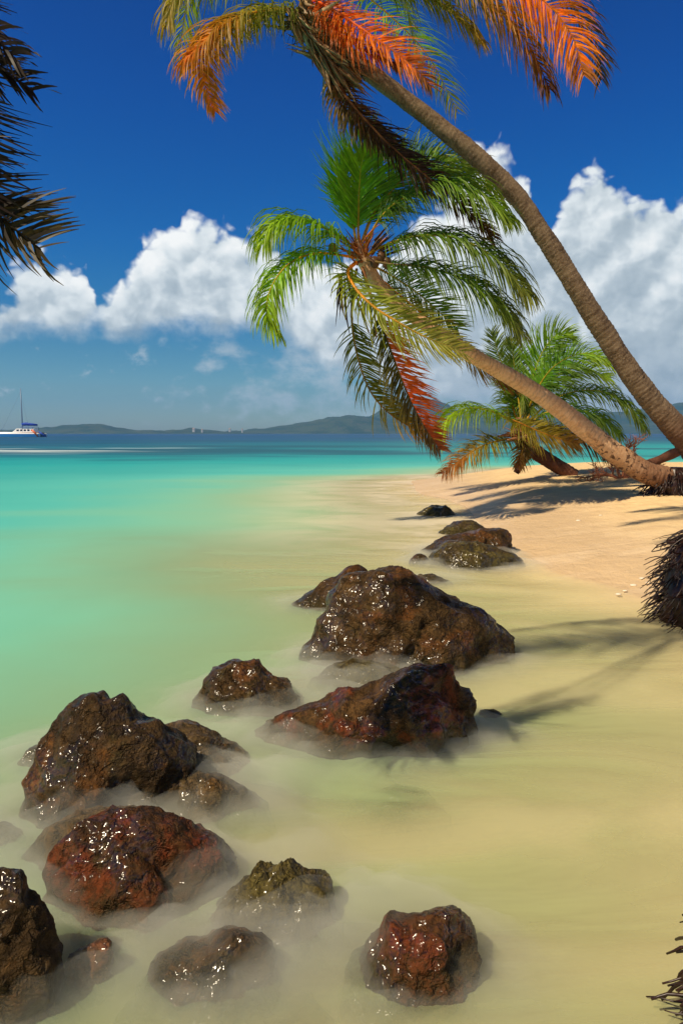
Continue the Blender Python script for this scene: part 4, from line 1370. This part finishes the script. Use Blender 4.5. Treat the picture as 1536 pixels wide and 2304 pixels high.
def hull(yo):
    sec = []
    n = 22
    V, F, = [], []
    for i in range(n + 1):
        f = i / n
        x = lerp(L0, L1, f)
        wd = 1.15 * math.sin(math.pi * min(1, .04 + f * .80)) ** .7
        top = 2.1 - .5 * f + .15 * (1 - f)
        keel = -.4 + .5 * max(0, .12 - f) / .12
        for (yy, zz) in [(-1, top), (-.95, .9), (-.6, .2), (0, keel), (.6, .2), (.95, .9), (1, top)]:
            V.append((x, YK + yo + yy * wd, zz))
    for i in range(n):
        for k in range(6):
            F.append((i * 7 + k, i * 7 + 7 + k, i * 7 + 8 + k, i * 7 + k + 1))
        F.append((i * 7 + 6, i * 7 + 13, i * 7 + 7, i * 7))
    F.append(tuple(range(7)))
    F.append(tuple(n * 7 + 6 - k for k in range(7)))
    mb = MB()
    mb.add(V, F)
    h = mb.build('hull', m_white, boat)
    st = MB()
    P0 = [(lerp(L0, L1, f) - .0, YK + yo - 1.15 * math.sin(math.pi * min(1, .04 + f * .80)) ** .7 * 1.02 - .02, 0) for f in [i / 20 for i in range(1, 21)]]
    V, F = [], []
    for x, y, _ in P0:
        V += [(x, y + .12, .05), (x, y, 1.35)]
    F = [(2 * i, 2 * i + 2, 2 * i + 3, 2 * i + 1) for i in range(19)]
    st.add(V, F)
    st.build('hull_stripe', m_stripe, h)


hull(-3.6)
hull(3.6)
X_ = lambda px: at(px, 980, YK).x
mb = MB()
mb.box((X_(58), YK, 1.75), (X_(94) - X_(22), 6.4, .5))
mb.build('bridge_deck', m_deck, boat)
mb = MB()
V = [(X_(34), YK - 2.9, 2), (X_(84), YK - 2.9, 2), (X_(84), YK + 2.9, 2), (X_(34), YK + 2.9, 2), (X_(44), YK - 2.4, 3.7), (X_(82), YK - 2.4, 3.7), (X_(82), YK + 2.4, 3.7), (X_(44), YK + 2.4, 3.7)]
mb.add(V, [(3, 2, 1, 0), (4, 5, 6, 7), (0, 1, 5, 4), (1, 2, 6, 5), (2, 3, 7, 6), (3, 0, 4, 7)], smooth_=False)
cab = mb.build('cabin', m_white, boat)
for q in range(5):
    mb = MB()
    x = lerp(X_(47), X_(79), q / 4)
    mb.box((x, YK - 2.68, 2.95), (1.0, .06, .7), rot=Matrix.Rotation(-.28, 3, 'X'))
    mb.build('window', m_glass, cab)
top = at(52, 874, YK)
mb = MB()
mb.tube([(X_(52), YK, 2), (X_(52), YK, top.z * .5), (X_(52), YK, top.z)], [.28, .26, .18], 10)
mast = mb.build('mast', m_alu, boat)
mb = MB()
for a_, b_ in [((X_(3), YK, 2), (X_(51.6), YK, top.z * .93)), ((X_(60), YK - 3.6, 2), (X_(52), YK - .1, top.z * .9)), ((X_(60), YK + 3.6, 2), (X_(52), YK + .1, top.z * .9))]:
    mb.tube([a_, b_], .035, 4)
mb.build('stay', m_alu, boat)
mb = MB()
mb.tube([(X_(52), YK, 5.0), (X_(70), YK, 5.05), (X_(87), YK, 4.9)], [.14, .14, .12], 8)
boom = mb.build('boom', m_alu, boat)
mb = MB()
mb.tube([(X_(51.5), YK, 5.6), (X_(60), YK, 5.85), (X_(72), YK, 5.6), (X_(86), YK, 5.4)], [.62, .6, .52, .3], 10)
mb.build('sail_cover', m_blue, boom)
mb = MB()
mb.box((X_(69), YK, 4.35), (X_(84) - X_(54), 5.6, .18))
mb.build('awning', m_blue, boat)
for x in (X_(55), X_(69), X_(83)):
    for y in (-2.7, 2.7):
        mb = MB()
        mb.tube([(x, YK + y, 1.9), (x, YK + y, 4.3)], .07, 5)
        mb.build('awning_post', m_alu, boat)
mb = MB()
mb.tube([(X_(82), YK - 4.2, 3.0), (X_(88), YK - 4.3, 2.0), (X_(95), YK - 4.3, .25)], [.45, .5, .4], 8)
mb.build('slide', m_orange, boat)
mb = MB()
mb.tube([(X_(97), YK - 3.6, 2.2), (X_(104), YK - 3.6, 1.2), (X_(113), YK - 3.6, -.05)], [.35, .35, .2], 8)
mb.build('stern_ladder', m_blue, boat)

# ------------------------------------------------------------------ air
m_air, t = material('sea_air')
v = t.n('ShaderNodeVolumePrincipled')
v.inputs['Color'].default_value = (.26, .56, .95, 1)
v.inputs['Density'].default_value = .00017
v.inputs['Anisotropy'].default_value = .1
t.out(None, v.outputs[0])
mb = MB()
mb.box((0, 1960, 90), (9000, 4200, 206))
hz = mb.build('haze', m_air)
hz['kind'] = 'stuff'
